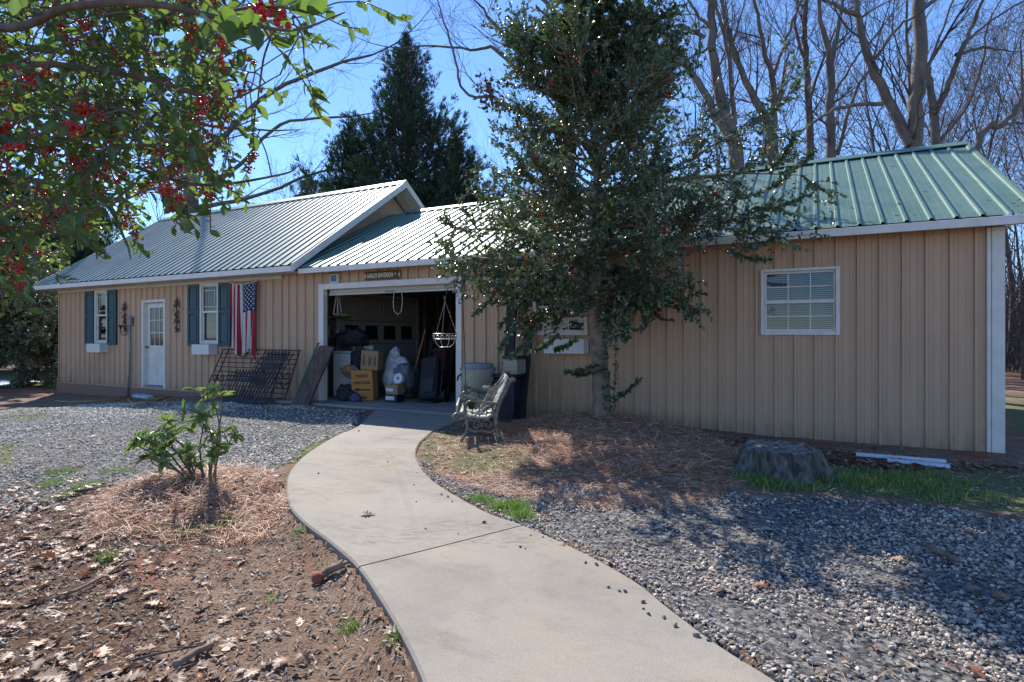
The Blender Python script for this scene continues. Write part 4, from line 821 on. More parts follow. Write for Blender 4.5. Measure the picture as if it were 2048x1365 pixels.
mb.box((c[0]-.07, c[1]-.06, c[2]-.02), (c[0]+.07, c[1]+.06, c[2]+.01), bev=.004); mb.box((c[0]-.04, c[1]-.03, c[2]+.31), (c[0]+.04, c[1]+.03, c[2]+.35), bev=.004); mb.tube([(c[0], c[1], c[2]+.35), (c[0], c[1], c[2]+.6)], .005, 4); mb.build('cage', M['chrome'], lp_)
for k, (x, y, r_, h_, mt, lab, z_) in enumerate([(-8.88, .55, .06, .2, 'chrome', 'silver canister on the lower inner shelf', 1.232), (-8.86, .85, .08, .16, 'lid', 'grey tin on the lower inner shelf', 1.232), (-8.88, .45, .07, .22, 'redcloth', 'dark red tin on the upper inner shelf', 1.652)]):
    t = thing('canister', lab, 'can', (x, y, z_)); mb = MB(); mb.lathe([(0, 0), (r_, 0), (r_, h_), (r_*.95, h_+.01), (0, h_+.01)], 14, (x, y, z_)); mb.build('can_body', M[mt], t, smooth=False)
nb = thing('blue_cooler', 'dark crate against the back inner wall', 'crate', (-5.3, 5.2, fz)); mb = MB(); mb.box((-5.9, 4.9, fz), (-5.2, 5.4, .5), bev=.02); mb.build('crate_body', M['dark'], nb)
bk = thing('wheel_stand', 'low black machine with wheels on the floor left of the workbench', 'machine', (-6.9, 2.6, fz)); crumple('machine_body', M['dark'], bk, (-6.95, 2.4, .28), .26, 47, 3, .3, (1.2, .8, .8))
for x in (-7.2, -6.72): mb = MB(); mb.lathe([(0, -.03), (.10, -.03), (.12, 0), (.10, .03), (0, .03)], 14); mb.tf(mathutils.Matrix.Translation((x, 2.25, .127)) @ mathutils.Matrix.Rotation(R(90), 4, 'Y')); mb.build('wheel', M['black'], bk)

# ================================================================== BY THE RIGHT JAMB
tx, ty = c2w((956-CX)/FOC*8.75, 8.75); tz = gh(tx, ty)
tcn = thing('trash_can', 'round tan plastic trash can with grey lid right of the garage opening', 'trash can', (tx, ty, tz))
mb = MB(); mb.lathe([(0, .0), (.20, 0), (.205, .02), (.25, .60), (.262, .60), (.265, .66), (.252, .665), (.255, .74), (.27, .74), (.272, .765), (.255, .77)], 30, (tx, ty, tz)); mb.build('can_body', M['can'], tcn, smooth=False)
mb = MB(); mb.lathe([(.276, .765), (.278, .79), (.24, .80), (.22, .855), (.20, .865), (0, .87)], 30, (tx, ty, tz)); mb.build('lid', M['lid'], tcn, smooth=False)
for s in (-1, 1):
    a = R(30)+(math.pi if s < 0 else 0); e = np.array([math.cos(a), math.sin(a)]); n_ = np.array([-e[1], e[0]]); mb = MB()
    pts = [(tx+e[0]*(.25+o)+n_[0]*q, ty+e[1]*(.25+o)+n_[1]*q, tz+z) for o, q, z in ((0, -.08, .70), (.05, -.08, .66), (.06, 0, .60), (.05, .08, .66), (0, .08, .70))]; mb.tube(pts, .012, 6); mb.build('handle', M['black'], tcn, smooth=True)
# shepherd hook with basket
hZ = 8.25; hp = PX(931, 700, hZ); hb = (hp[0], hp[1], gh(hp[0], hp[1])-.05)
def HP(px, py): return PX(px, py, hZ)
hk = thing('shepherd_hook', 'thin black shepherd hook pole standing behind the bench', 'hook pole', hb)
mb = MB(); mb.tube([hb, HP(931, 760), HP(929, 690), HP(926, 620), HP(924.5, 590), HP(921, 577), HP(914, 571), HP(906, 570.5), HP(898, 574), HP(894, 582), HP(893, 592), HP(890.5, 598), HP(887, 597), HP(886.5, 592)], .0065, 6); mb.build('pole', M['black'], hk, smooth=True)
bt = HP(890, 602); bc = HP(890, 668); bs = thing('hanging_basket', 'empty pale wire hanging basket on chains below the shepherd hook', 'basket', bc)
mb = MB(); rr = .175; top = bc[2]-.0
for (r0, z0) in ((rr, 0), (rr*.93, -.075), (.08, -.19)): mb.tube([(bc[0]+r0*math.cos(2*math.pi*k/28), bc[1]+r0*math.sin(2*math.pi*k/28), top+z0) for k in range(29)], .0055, 5)
for k in range(8):
    a = 2*math.pi*k/8+.2; mb.tube([(bc[0]+q*math.cos(a), bc[1]+q*math.sin(a), top+z) for q, z in ((rr, 0), (rr*.93, -.075), (rr*.75, -.14), (.08, -.19), (0, -.192))], .0045, 5)
for k in range(14):
    a = 2*math.pi*k/14; q = [(bc[0]+rr*.97*math.cos(a+da), bc[1]+rr*.97*math.sin(a+da), top+z) for da, z in ((0, -.07), (.12, -.02), (.25, -.03), (.3, -.055), (.22, -.06))]; mb.tube(q, .0035, 4)
mb.build('basket_frame', M['chrome'], bs, smooth=True)
mb = MB()
for k in range(3):
    a = 2*math.pi*k/3+.9; P0 = np.array(bt); P1 = np.array((bc[0]+rr*math.cos(a), bc[1]+rr*math.sin(a), top)); n_ = 30
    for i in range(n_):
        p = P0+(P1-P0)*i/n_; q = P0+(P1-P0)*(i+.8)/n_; o_ = np.array([.003*(-1)**i, 0, 0]); mb.tube([p+o_, q+o_], .003, 4)
mb.tube([bt, HP(888, 594)], .004, 5); mb.build('chain', M['chrome'], bs)
# bench
bZ = 6.95; bo = PX(965, 885, bZ); bench = thing('garden_bench', 'weathered cast-iron garden bench with scrolled ends and pale slats facing the walk', 'bench', (bo[0], bo[1], gh(bo[0], bo[1])), TH+R(3.2))
def bp(X, Y): return ((X-560)/871., (1262-Y)/871.)
def bench_end(y0, nm):
    mb = MB()
    def st(pts, w_=.022, th=.03, sm=4):
        P = catmull([bp(*p) for p in pts], sm); mb.tube([(p[0], y0, p[1]) for p in P], w_*.52, 7, flat=1.5)
    st([(905, 608), (870, 606), (835, 640), (800, 720), (748, 830), (712, 930), (700, 1040), (712, 1150), (735, 1262)], .034)
    st([(250, 1005), (262, 975), (300, 960), (370, 968), (395, 1040), (398, 1120), (365, 1200), (320, 1272)], .036)
    st([(252, 1005), (330, 1012), (372, 985)], .026)
    st([(375, 735), (350, 748), (340, 785), (350, 815), (380, 822)], .02); st([(345, 770), (372, 778), (440, 800), (560, 840), (660, 856), (725, 846), (760, 790)], .028)
    st([(372, 970), (450, 1002), (600, 1012), (690, 960)], .03)
    st([(366, 822), (372, 900), (400, 950)], .022)
    mb.tube([(p[0], y0, p[1]) for p in [bp(*q) for q in spiral(450, 905, 80, 80, 0, 1, 18)]], .010, 6); mb.tube([(p[0], y0, p[1]) for p in [bp(*q) for q in spiral(632, 910, 68, 22, -2.2, 1.2, 22)]], .010, 6)
    mb.tube([(p[0], y0, p[1]) for p in [bp(*q) for q in spiral(615, 1078, 58, 14, 2.6, 1.3, 22)]], .011, 6); mb.tube([(p[0], y0, p[1]) for p in [bp(*q) for q in spiral(500, 1085, 52, 14, .4, -1.3, 22)]], .010, 6)
    st([(398, 1120), (480, 1150), (560, 1140), (640, 1160), (708, 1120)], .024)
    return mb.build(nm, M['bench_iron'], bench, smooth=True, local=True)
bench_end(0, 'end_frame'); bench_end(1.22, 'end_frame')
def slat(p0, p1, mtl='bench_slat', th=.018):
    (x0, z0), (x1, z1) = p0, p1; L = math.hypot(x1-x0, z1-z0); nx, nz = -(z1-z0)/L*th, (x1-x0)/L*th; mb = MB()
    V = [(x, y, z) for y in (-.02, 1.24) for x, z in ((x0, z0), (x1, z1), (x1+nx, z1+nz), (x0+nx, z0+nz))]
    mb.add(V, [(0, 1, 2, 3), (4, 7, 6, 5), (0, 4, 5, 1), (1, 5, 6, 2), (2, 6, 7, 3), (3, 7, 4, 0)]); return mb.build('slat', M[mtl], bench, local=True)
slat(bp(290, 955), bp(355, 950)); slat(bp(300, 945), bp(300, 870), th=.02)
for a, b in (((385, 975), (440, 995)), ((455, 998), (520, 1004)), ((535, 1005), (600, 1003)), ((615, 1000), (670, 975))): slat(bp(*a), bp(*b))
for a, b in (((690, 920), (705, 870)), ((712, 855), (735, 805)), ((742, 790), (770, 730)), ((778, 715), (803, 655)), ((810, 640), (835, 585))): slat(bp(*a), bp(*b))
def bw(x, y, z): c_, s_ = math.cos(TH+R(3.2)), math.sin(TH+R(3.2)); o = bench.location; return (o.x+c_*x-s_*y, o.y+s_*x+c_*y, o.z+z)
dw = thing('driftwood', 'grey gnarled driftwood leaning across the bench back', 'driftwood', bw(-.05, .3, .33)); mb = MB()
for pts, r0, r1 in (([(-.06, .25, .33), (.02, .3, .42), (.06, .32, .5), (.10, .3, .58), (.17, .3, .66), (.27, .3, .78)], .035, .012), ([(.04, .32, .46), (.09, .4, .50), (.08, .36, .60), (.02, .3, .63), (.10, .25, .64)], .028, .02), ([(.0, .2, .34), (.1, .22, .47), (.19, .2, .62), (.30, .2, .79)], .02, .008), ([(.08, .5, .4), (.14, .55, .55), (.2, .6, .62)], .03, .012)):
    P = catmull(pts, 4); mb.tube([bw(*p) for p in P], [r0+(r1-r0)*i/(len(P)-1)+.006*math.sin(i*2.1) for i in range(len(P))], 8)
mb.build('branches', mat('grey_driftwood', (.36, .33, .29), (.15, .13, .11), 22, .9, .6), dw, smooth=True)
for (x, y, z, r_, mt, lab, nm) in ((-.14, .35, .36, .05, 'lid', 'small dark pot on the bench seat', 'pot'), (-.04, .18, .305, .045, 'stonew', 'pale round stone at the near end of the bench seat', 'stone'), (.03, .62, .30, .05, 'terra', 'small terracotta pot farther along the bench seat', 'pot')):
    mt_ = {'lid': M['dark'], 'stonew': mat('pale_stone', (.55, .53, .48), None, 20, .8, .2), 'terra': mat('terracotta', (.36, .13, .06), None, 9, .8)}[mt]
    t = thing(nm, lab, nm, bw(x, y, z)); c = bw(x, y, z)
    if nm == 'pot': mb = MB(); mb.lathe([(0, 0), (r_*.7, 0), (r_, r_*1.6), (r_*1.12, r_*1.6), (r_*1.12, r_*2), (r_*.95, r_*2), (r_*.8, r_*1.5), (0, r_*1.5)], 14, c); mb.build('pot_body', mt_, t)
    else: crumple('stone_body', mt_, t, (c[0], c[1], c[2]+.03), r_, 51, 2, .2)
# bin, boxes and dark boards leaning behind the bench
b0 = FX(985, 800, -.55)[0]; b1 = FX(1034, 800, -.55)[0]
bb = thing('storage_bin', 'tall dark blue storage bin against the wall behind the bench', 'bin', (b0, -.6, -.03)); mb = MB(); mb.box((b0, -.68, -.05), (b1, -.22, .62), bev=.02); mb.build('bin_body', M['bluebin'], bb); mb = MB(); mb.box((b0-.02, -.70, .622), (b1+.02, -.20, .67), bev=.015); mb.build('lid', M['bluebin'], bb)
x2, x3 = FX(1012, 730, -.5)[0], FX(1040, 730, -.5)[0]; cbb = thing('tan_box', 'small tan box on top of the blue storage bin', 'box', (x2, -.45, .675)); mb = MB(); mb.box((x2, -.6, .675), (x3, -.3, .90), bev=.008); mb.build('box_body', M['can'], cbb); mb = MB(); mb.box((x2-.01, -.61, .902), (x3+.01, -.29, .945), bev=.006); mb.build('lid', M['black'], cbb)
def board(pa, pb, w_, lab, nm='leaning_board', mt='black', th=.05):
    xa_, za_ = FX(*pa, -.5); xb_, zb_ = FX(*pb, -.08); t = thing(nm, lab, 'board', (xa_, -.5, -.06)); mb = MB()
    V = [(xa_, -.52, -.07), (xa_+w_, -.52, -.07), (xb_+w_, -.06-th, zb_), (xb_, -.06-th, zb_)]; V += [(x, y+th, z) for x, y, z in V]
    mb.add(V, [(0, 1, 2, 3), (4, 7, 6, 5), (0, 4, 5, 1), (1, 5, 6, 2), (2, 6, 7, 3), (3, 7, 4, 0)]); mb.build('board', M[mt], t)
    mb = MB()
    for s in (.2, .45, .7, .93): y_ = -.52+(.46-th)*s-.012; z_ = -.07+(zb_+.07)*s; x_ = xa_+(xb_-xa_)*s; mb.box((x_-.01, y_-.01, z_), (x_+w_+.01, y_+.0, z_+.05))
    mb.build('cleat', M[mt], t); return t
board((1036, 830), (1056, 640), .10, 'black narrow board leaning right of the blue bin', mt='black'); board((1003, 830), (1016, 595), .16, 'tall black panel leaning against the wall behind the blue bin', mt='dark')
# white gutter lengths on the ground
for (a, b, lab) in (((1712, 914), (1892, 929), 'upper of two white gutter lengths lying on the leaves by the right wall'), ((1775, 926), (1900, 939), 'lower shorter white gutter length lying on the leaves by the right wall')):
    A = np.array(G(*a)); B = np.array(G(*b)); t = thing('gutter_length', lab, 'gutter', A, group='white gutter lengths on the ground'); d = (B-A)/np.linalg.norm(B-A); s_ = np.cross(d, [0, 0, 1]); s_ /= np.linalg.norm(s_); mb = MB(); V = []
    pr = [(-.038, .0), (-.038, .026), (-.030, .028), (-.030, .006), (.030, .006), (.030, .030), (.038, .030), (.038, 0)]
    for P in (A, B): V += [tuple(P+s_*q+np.array([0, 0, z+.015])) for q, z in pr]
    mb.add(V, [(k, (k+1) % 8, 8+(k+1) % 8, 8+k) for k in range(8)]+[(0, 1, 2, 3), (0, 3, 4, 7), (4, 5, 6, 7), (8, 11, 10, 9), (8, 15, 12, 11), (12, 15, 14, 13)]); mb.build('gutter', M['pvc'], t)
# stump
sx0, sy0, szz = G(1548, 962); sx0, sy0 = sx0+.02, sy0+.30; szz = gh(sx0, sy0)
st_ = thing('tree_stump', 'broad weathered grey tree stump between the pine straw and the grass', 'stump', (sx0, sy0, szz))
V = []; n_ = 144; prof = [(.50, -.12), (.44, -.02), (.39, .05), (.352, .11), (.335, .165), (.328, .205), (.318, .228), (.295, .234)]
for j, (r_, z_) in enumerate(prof):
    for k in range(n_):
        a = 2*math.pi*k/n_; fl_ = 1-j/7; rr2 = r_*(1+.16*fl_*math.sin(5*a+1)+.10*fl_*math.sin(8*a+2)+.035*math.sin(23*a+j*.3)*(1 if j < 6 else .3)+.05*abs(math.sin(19*a+1.3*math.sin(3*a)))*(j < 7)+.05*(vnoise(k*.25, j*.9, 1, 77)-.5)+.03*(vnoise(k*.8, j*1.3, 1, 71)-.5)); V.append((sx0+rr2*math.cos(a), sy0+rr2*math.sin(a), szz+z_+.035*(vnoise(k*.35, 3, 1, 78)-.5)*(j > 3)+.02*(k/n_ < .5)*(j > 4)))
mesh_np('bark', V, [[(j*n_+k, j*n_+(k+1) % n_, (j+1)*n_+(k+1) % n_, (j+1)*n_+k) for j in range(len(prof)-1) for k in range(n_)]], M['stump'], st_, smooth=True)
V2 = []; rings = 9
for j in range(rings+1):
    for k in range(n_):
        a = 2*math.pi*k/n_; b_ = V[(len(prof)-1)*n_+k]; q = 1-j/rings; V2.append((sx0+(b_[0]-sx0)*q, sy0+(b_[1]-sy0)*q, b_[2]*q+(szz+.245)*(1-q)+.02*(vnoise(q*7*math.cos(a), q*7*math.sin(a), 1.3, 79)-.5)*(j > 0)))
mesh_np('cut_face', V2, [[(j*n_+k, j*n_+(k+1) % n_, (j+1)*n_+(k+1) % n_, (j+1)*n_+k) for j in range(rings) for k in range(n_)]], M['stumptop'], st_, smooth=True)
# hose loops, blue cloth
def hosepts(pts): return [(x, y, gh(x, y)+.015) for x, y in catmull([G(*p)[:2] for p in pts], 6)]
hs = thing('garden_hose', 'thin yellow garden hose looped on the ground below the entry door', 'hose', G(290, 800)); mb = MB()
mb.tube(hosepts([(110, 803), (160, 805), (220, 800), (262, 789), (240, 800), (218, 806), (225, 811), (262, 812), (300, 806), (328, 797), (352, 786), (362, 777), (350, 788), (325, 797), (290, 800), (262, 796), (258, 804), (285, 809), (318, 800), (345, 783)]), .012, 6); mb.build('hose_line', M['hose'], hs, smooth=True)
bx_, by_, bz_ = G(288, 797); o = crumple('tarp_bundle', M['bluecloth'], None, (0, 0, .03), .26, 61, 3, .5, (1.4, .6, .22)); o.location = (bx_, by_, bz_); tag(o, 'small crumpled blue and white cloth on the ground below the entry door', 'cloth')
# fallen wood
def stick(nm, pts, r0, r1, lab, mt='stick', lift=.02, tip=None, twigs=0, seed=0):
    W3 = [G(*p) for p in pts]; P = catmull([(p[0], p[1]) for p in W3], 4); rg = random.Random(seed); P3 = [(x+rg.uniform(-1, 1)*r0*.25, y+rg.uniform(-1, 1)*r0*.25, gh(x, y)+lift+r0*.7) for x, y in P]
    t = thing(nm, lab, 'stick', P3[0]); mb = MB(); n_ = len(P3); mb.tube(P3, [r0+(r1-r0)*i/(n_-1) for i in range(n_)], 8)
    for k in range(twigs):
        i = rg.randrange(1, n_-1); p = P3[i]; a = rg.uniform(0, 6.28); l = rg.uniform(.06, .16); mb.tube([p, (p[0]+l*math.cos(a), p[1]+l*math.sin(a), p[2]+rg.uniform(0, .03))], [r1, r1*.4], 5)
    mb.build('wood', M[mt], t, smooth=True)
    if tip:
        mb = MB(); p = P3[-1] if tip == 'end' else P3[0]; crumple('broken_end', mat('orange_heartwood', (.36, .13, .06), (.22, .08, .04), 20, .9, .5), t, p, r0*1.25, 5, 2, .5)
stick('fallen_branch', [(632, 1168), (655, 1155), (676, 1146), (690, 1136)], .026, .018, 'short thick broken branch lying beside the walk edge', tip='start')
stick('fallen_branch', [(93, 1212), (150, 1192), (210, 1160), (250, 1132), (272, 1128)], .010, .006, 'long thin pale stick lying across the leaves at left', twigs=3, seed=3)
stick('fallen_branch', [(352, 1345), (380, 1325), (405, 1312), (428, 1302)], .016, .013, 'short pale stick in the bare dirt at the bottom left', seed=4)
stick('fallen_branch', [(1848, 1102), (1880, 1118), (1918, 1136)], .020, .015, 'brown broken stick on the shaded gravel at right', lift=.03, seed=5)
stick('fallen_branch', [(148, 990), (190, 984), (228, 977)], .014, .008, 'dark thin stick at the edge of the left gravel', mt='plank', seed=6)
stick('fallen_branch', [(270, 1330), (320, 1318), (370, 1308), (410, 1300)], .006, .004, 'thin dark twig in the bare dirt near the bottom left', mt='plank', twigs=2, seed=7)

# ================================================================== VEGETATION
LEAF6 = (np.array([(0,0,0),(.3,.24,.07),(.3,0,0),(.3,-.24,.07),(.7,.22,.03),(.7,0,-.03),(.7,-.22,.03),(1,0,-.10)], float),
         np.array([(0,2,1),(0,3,2),(1,2,5),(1,5,4),(2,3,6),(2,6,5),(4,5,7),(5,6,7)]))
def bigleaf(spine=True):
    xs = [0, .08, .22, .4, .58, .75, .9, 1.0]; w = [.02, .14, .24, .285, .26, .20, .10, .0]; V = []; F = []
    for i, (x, ww) in enumerate(zip(xs, w)):
        z = -.16*x*x; e = .02*((i % 2)*2-1) if spine and 0 < i < 7 else 0
        V += [(x, -(ww+e), z+.10*ww/.28), (x, -ww*.5, z+.02), (x, 0, z-.012), (x, ww*.5, z+.02), (x, ww+e, z+.10*ww/.28)]
    for i in range(len(xs)-1):
        for k in range(4):
            a = i*5+k; F += [(a, a+5, a+6), (a, a+6, a+1)]
    V += [(-.12, -.008, .0), (-.12, .008, 0)]; F += [(35+5, 2, 41), (40, 0, 4)] if False else [(40, 1, 41), (41, 1, 3)]
    return np.array(V, float), np.array(F)
BLEAF = bigleaf()
def vadd(a, b, k=1.0): return (a[0]+b[0]*k, a[1]+b[1]*k, a[2]+b[2]*k)
def vn(a): l = math.sqrt(a[0]**2+a[1]**2+a[2]**2) or 1; return (a[0]/l, a[1]/l, a[2]/l)
def rperp(d, rg):
    while True:
        q = (rg.gauss(0, 1), rg.gauss(0, 1), rg.gauss(0, 1)); k = q[0]*d[0]+q[1]*d[1]+q[2]*d[2]; p = (q[0]-k*d[0], q[1]-k*d[1], q[2]-k*d[2])
        if p[0]**2+p[1]**2+p[2]**2 > .05: return vn(p)
def grow(S, p, d, L, r, lvl, maxl, rg, up=.10, wob=.12, spread=(.45, .9), kids=2.0, lr=(.42, .68), n=5, tips=None, rmin=.003):
    st = L/n
    for i in range(n):
        d = vn((d[0]+rg.gauss(0, wob), d[1]+rg.gauss(0, wob), d[2]+rg.gauss(0, wob)*.7+up)); q = vadd(p, d, st); ra = r*(1-.75*i/n); rb = r*(1-.75*(i+1)/n)
        S.append((*p, *q, max(ra, rmin), max(rb, rmin*.8)))
        if tips is not None and lvl >= maxl-1: tips.append((p, d, st))
        p = q
        if lvl < maxl and i >= (0 if lvl else 1):
            k = int(kids)+(1 if rg.random() < kids-int(kids) else 0)
            for _ in range(k):
                a = rg.uniform(*spread); e = rperp(d, rg); cd = vn((d[0]*math.cos(a)+e[0]*math.sin(a), d[1]*math.cos(a)+e[1]*math.sin(a), d[2]*math.cos(a)+e[2]*math.sin(a)))
                grow(S, p, cd, L*rg.uniform(*lr)*(1-.35*i/n), rb*.62, lvl+1, maxl, rg, up, wob*1.15, spread, kids*.92, lr, max(3, n-1), tips, rmin)
def build_segs(name, S, mt, parent, n=4):
    V, F = prisms(S, n); return mesh_np(name, V, [F], mt, parent, smooth=True)
def limb3(pts, Z, seed, drift=0.0):
    """picture-measured limb (px,py,width px) turned into a real limb with its own run in depth"""
    rg = random.Random(seed); out = []; dz = 0
    for i, (px, py, w_) in enumerate(pts):
        if i: dz += rg.uniform(-1, 1)*drift*Z*.03+drift*.15
        out.append((*PX(px, py, Z+dz), w_*.43*(Z+dz)/FOC))
    return out
def bare_tree(label, Z, limbs, seed=1, twigL=2.4, nk=1.0, maxl=3, group=None, shadow=True):
    rg = random.Random(seed); base = limb3(limbs[0][:1], Z, seed)[0]; bx, by = base[0], base[1]; bz = float(gh(bx, by))
    t = thing('bare_tree', label, 'tree', (bx, by, bz), group=group); S = []; tb_ = MB()
    for li, lm in enumerate(limbs):
        P = limb3(lm, Z, seed+li*7, 0 if li == 0 else rg.choice((-1, 1))*rg.uniform(.4, 1.0))
        if li == 0: P[0] = (bx, by, bz-.2, P[0][3]*1.25)
        C = catmull([p[:3] for p in P], 5); rr = catmull([(p[3], 0) for p in P], 5)[:, 0]
        C = C+nr.normal(0, .02, C.shape)*(np.arange(len(C))[:, None] > 1)
        tb_.tube(C, list(np.maximum(rr, .008)), 9, cap=False)
        for i in range(1, len(C)-1):
            if C[i][2] < 5.0 and li == 0: continue
            dd = C[i+1]-C[i]; dl = np.linalg.norm(dd); d = vn(tuple(dd)); m_ = dl*nk*1.15; k = int(m_)+(1 if rg.random() < m_-int(m_) else 0)
            for _ in range(k):
                e = rperp(d, rg); a = rg.uniform(.5, 1.1); cd = vn((d[0]*math.cos(a)+e[0]*math.sin(a), d[1]*math.cos(a)+e[1]*math.sin(a), abs(d[2]*math.cos(a)+e[2]*math.sin(a))*.8+.12))
                f = min(1.0, rr[i]/.10+.45); grow(S, tuple(C[i]), cd, twigL*rg.uniform(.55, 1.25)*f, min(rr[i]*.45, .045), 1, maxl, rg, up=.07, wob=.13, kids=1.25, rmin=.0030*Z/16)
        e = C[-1]; d = vn(tuple(C[-1]-C[-2])); grow(S, tuple(e), d, twigL*1.3, max(rr[-1], .02), 0, maxl, rg, up=.06, wob=.12, kids=1.4, rmin=.0030*Z/16)
    tb_.build('trunk', M['barkfar'], t, smooth=True)
    if S: build_segs('crown', S, M['twig'], t, 3)
    return t
bare_tree('forked bare tree standing behind the left wing roof', 27, [[(383,672,44),(381,403,33),(368,330,28),(352,271,22),(305,150,16),(262,20,10)], [(381,440,24),(340,385,20),(311,304,13),(262,220,9),(210,90,6)], [(356,285,14),(400,190,11),(425,110,9),(440,0,7)], [(381,400,14),(480,330,9),(560,250,7),(680,235,5)], [(378,350,14),(520,200,10),(640,140,8),(740,110,5)], [(380,420,12),(520,390,8),(620,350,6),(720,330,4)]], 3, 2.8, .7)
bare_tree('thick bare tree trunk behind the top of the holly', 18, [[(1128,672,38),(1130,300,36),(1131,140,34),(1140,40,32),(1150,-80,26)], [(1118,110,13),(1050,145,9),(990,100,8),(940,98,6),(840,90,4)], [(1050,125,8),(1000,60,6),(960,10,5)], [(1124,250,14),(1020,215,10),(985,195,8),(930,185,6),(905,100,5),(880,10,3)], [(1140,60,12),(1080,-10,9),(1020,-60,6)]], 5, 2.0, .8)
bare_tree('tall bare tree whose trunk rises at the right edge of the holly', 17, [[(1482,672,42),(1476,340,36),(1445,215,27),(1425,90,20),(1421,-60,17)], [(1466,290,18),(1404,180,16),(1357,110,14),(1302,41,11),(1262,-30,8)], [(1410,75,9),(1360,52,8),(1320,60,5)], [(1470,250,12),(1455,90,9),(1430,0,6)], [(1425,60,9),(1395,30,7),(1370,-20,5)]], 7, 2.0, .8)
bare_tree('bare tree with a high V-shaped fork just right of the holly', 21, [[(1548,672,32),(1545,330,27),(1538,255,22),(1492,165,15),(1458,75,11),(1440,-30,7)], [(1546,300,16),(1548,170,14),(1531,110,11),(1515,30,8),(1500,-30,6)], [(1547,150,9),(1580,60,7),(1612,-20,5)], [(1520,225,10),(1480,130,8),(1445,20,5)]], 9, 2.0, .8)
bare_tree('slender nearly straight bare tree behind the green roof', 23, [[(1622,672,20),(1620,285,17),(1612,140,14),(1608,50,11),(1618,-40,8)], [(1613,130,8),(1590,50,6),(1600,-30,4)], [(1620,200,7),(1650,110,6),(1680,40,4)]], 11, 1.8, .9)
bare_tree('bare tree with a narrow double top behind the green roof', 20, [[(1661,672,24),(1660,310,20),(1662,130,17),(1644,45,10),(1633,-30,7)], [(1663,135,11),(1675,60,9),(1692,-30,6)], [(1675,310,9),(1705,200,7),(1742,130,5)], [(1662,200,7),(1710,120,5),(1760,60,4)]], 13, 1.8, .9)
bare_tree('largest bare tree with a thick upright trunk and a long leaning left limb', 16, [[(1834,672,36),(1832,290,32),(1837,150,29),(1838,30,26),(1838,-80,22)], [(1822,292,25),(1783,212,22),(1744,132,19),(1720,62,15),(1711,-30,12)], [(1766,208,10),(1690,214,8),(1640,236,7),(1600,262,4)], [(1745,125,8),(1790,62,7),(1835,28,5)], [(1715,30,12),(1680,15,9),(1650,0,7)], [(1840,20,8),(1880,-10,6),(1900,-40,5)]], 15, 1.9, .6)
bare_tree('bare tree with curved forked limbs right of the largest trunk', 18, [[(1874,672,22),(1870,290,19),(1867,220,17),(1858,150,13),(1853,133,10)], [(1870,228,15),(1905,150,12),(1925,95,10),(1945,50,8),(1975,-20,6)], [(1876,285,8),(1932,215,7),(1958,150,6),(1975,60,4)], [(1912,110,9),(1960,97,7),(2010,100,4)], [(1925,95,7),(1965,55,5),(2048,0,4)], [(1855,140,7),(1880,70,5),(1915,-20,4)]], 17, 1.8, .9)
bare_tree('leaning bare tree crossing the sky at the right roof end', 14, [[(1790,672,20),(1950,305,15),(2003,250,13),(2060,188,12),(2160,90,10)], [(2000,250,7),(2040,247,5),(2090,262,4)]], 19, 1.6, .6)
# woods further back: shared shapes
def gen_tree(name, label, cat, seed, h, x, y, group):
    rg = random.Random(seed); z = float(gh(x, y)); t = thing(name, label, cat, (x, y, z), group=group); S = []; tb_ = MB(); p = (x, y, z-.3); d = (rg.uniform(-.05, .05), rg.uniform(-.05, .05), 1.); r = h*.0085; pts = []
    n = 10
    for i in range(n+1):
        pts.append(p); d = vn((d[0]+rg.gauss(0, .05), d[1]+rg.gauss(0, .05), 1.0)); p = vadd(p, d, h*.75/n)
        if i >= 3:
            for _ in range(2):
                e = rperp(d, rg); a = rg.uniform(.35, .75); cd = vn((d[0]*math.cos(a)+e[0]*math.sin(a), d[1]*math.cos(a)+e[1]*math.sin(a), abs(d[2]*math.cos(a))+.1)); grow(S, p, cd, h*.26*rg.uniform(.7, 1.2), r*.35*(1-i/n*.6), 1, 3, rg, up=.08, wob=.12, kids=1.3, rmin=.006)
    tb_.tube(pts, [r*(1-.08*i) for i in range(n+1)], 7, cap=False); tb_.build('trunk', M['barkfar'], t, smooth=True); build_segs('crown', S, M['twig'], t, 3); return t
def copy_thing(o, loc, rz, sc_, label=None):
    c = o.copy(); link(c); c.location = loc; c.rotation_euler = (0, 0, rz); c.scale = (sc_,)*3
    if label: c['label'] = label
    for ch in list(o.children): k = ch.copy(); link(k); k.parent = c
    return c
BG = 'thin bare tree among the woods far behind the building'; GRP = 'bare trees of the woods behind the building'
protos = []
for i, (px, Z, h) in enumerate(((1400, 29, 17), (1720, 30, 16), (1990, 27, 15))):
    x, y, _ = PX(px, 672, Z); protos.append(gen_tree('bare_tree', BG, 'tree', 100+i, h, x, y, GRP))
rg = random.Random(5)
for i in range(56):
    if i < 10: px = 1330+rg.random()*760; Z = rg.uniform(21, 30)
    elif i < 31: px = 930+rg.random()*1200; Z = rg.uniform(28, 48)
    elif i < 44: px = 2015+rg.random()*480; Z = rg.uniform(15, 34)
    else: px = 330+rg.random()*760; Z = rg.uniform(33, 46)
    x, y, _ = PX(px, 672, Z); copy_thing(protos[i % 3], (x, y, float(gh(x, y))), rg.uniform(0, 6.28), rg.uniform(.75, 1.15)*(.8 if px < 1350 else 1))
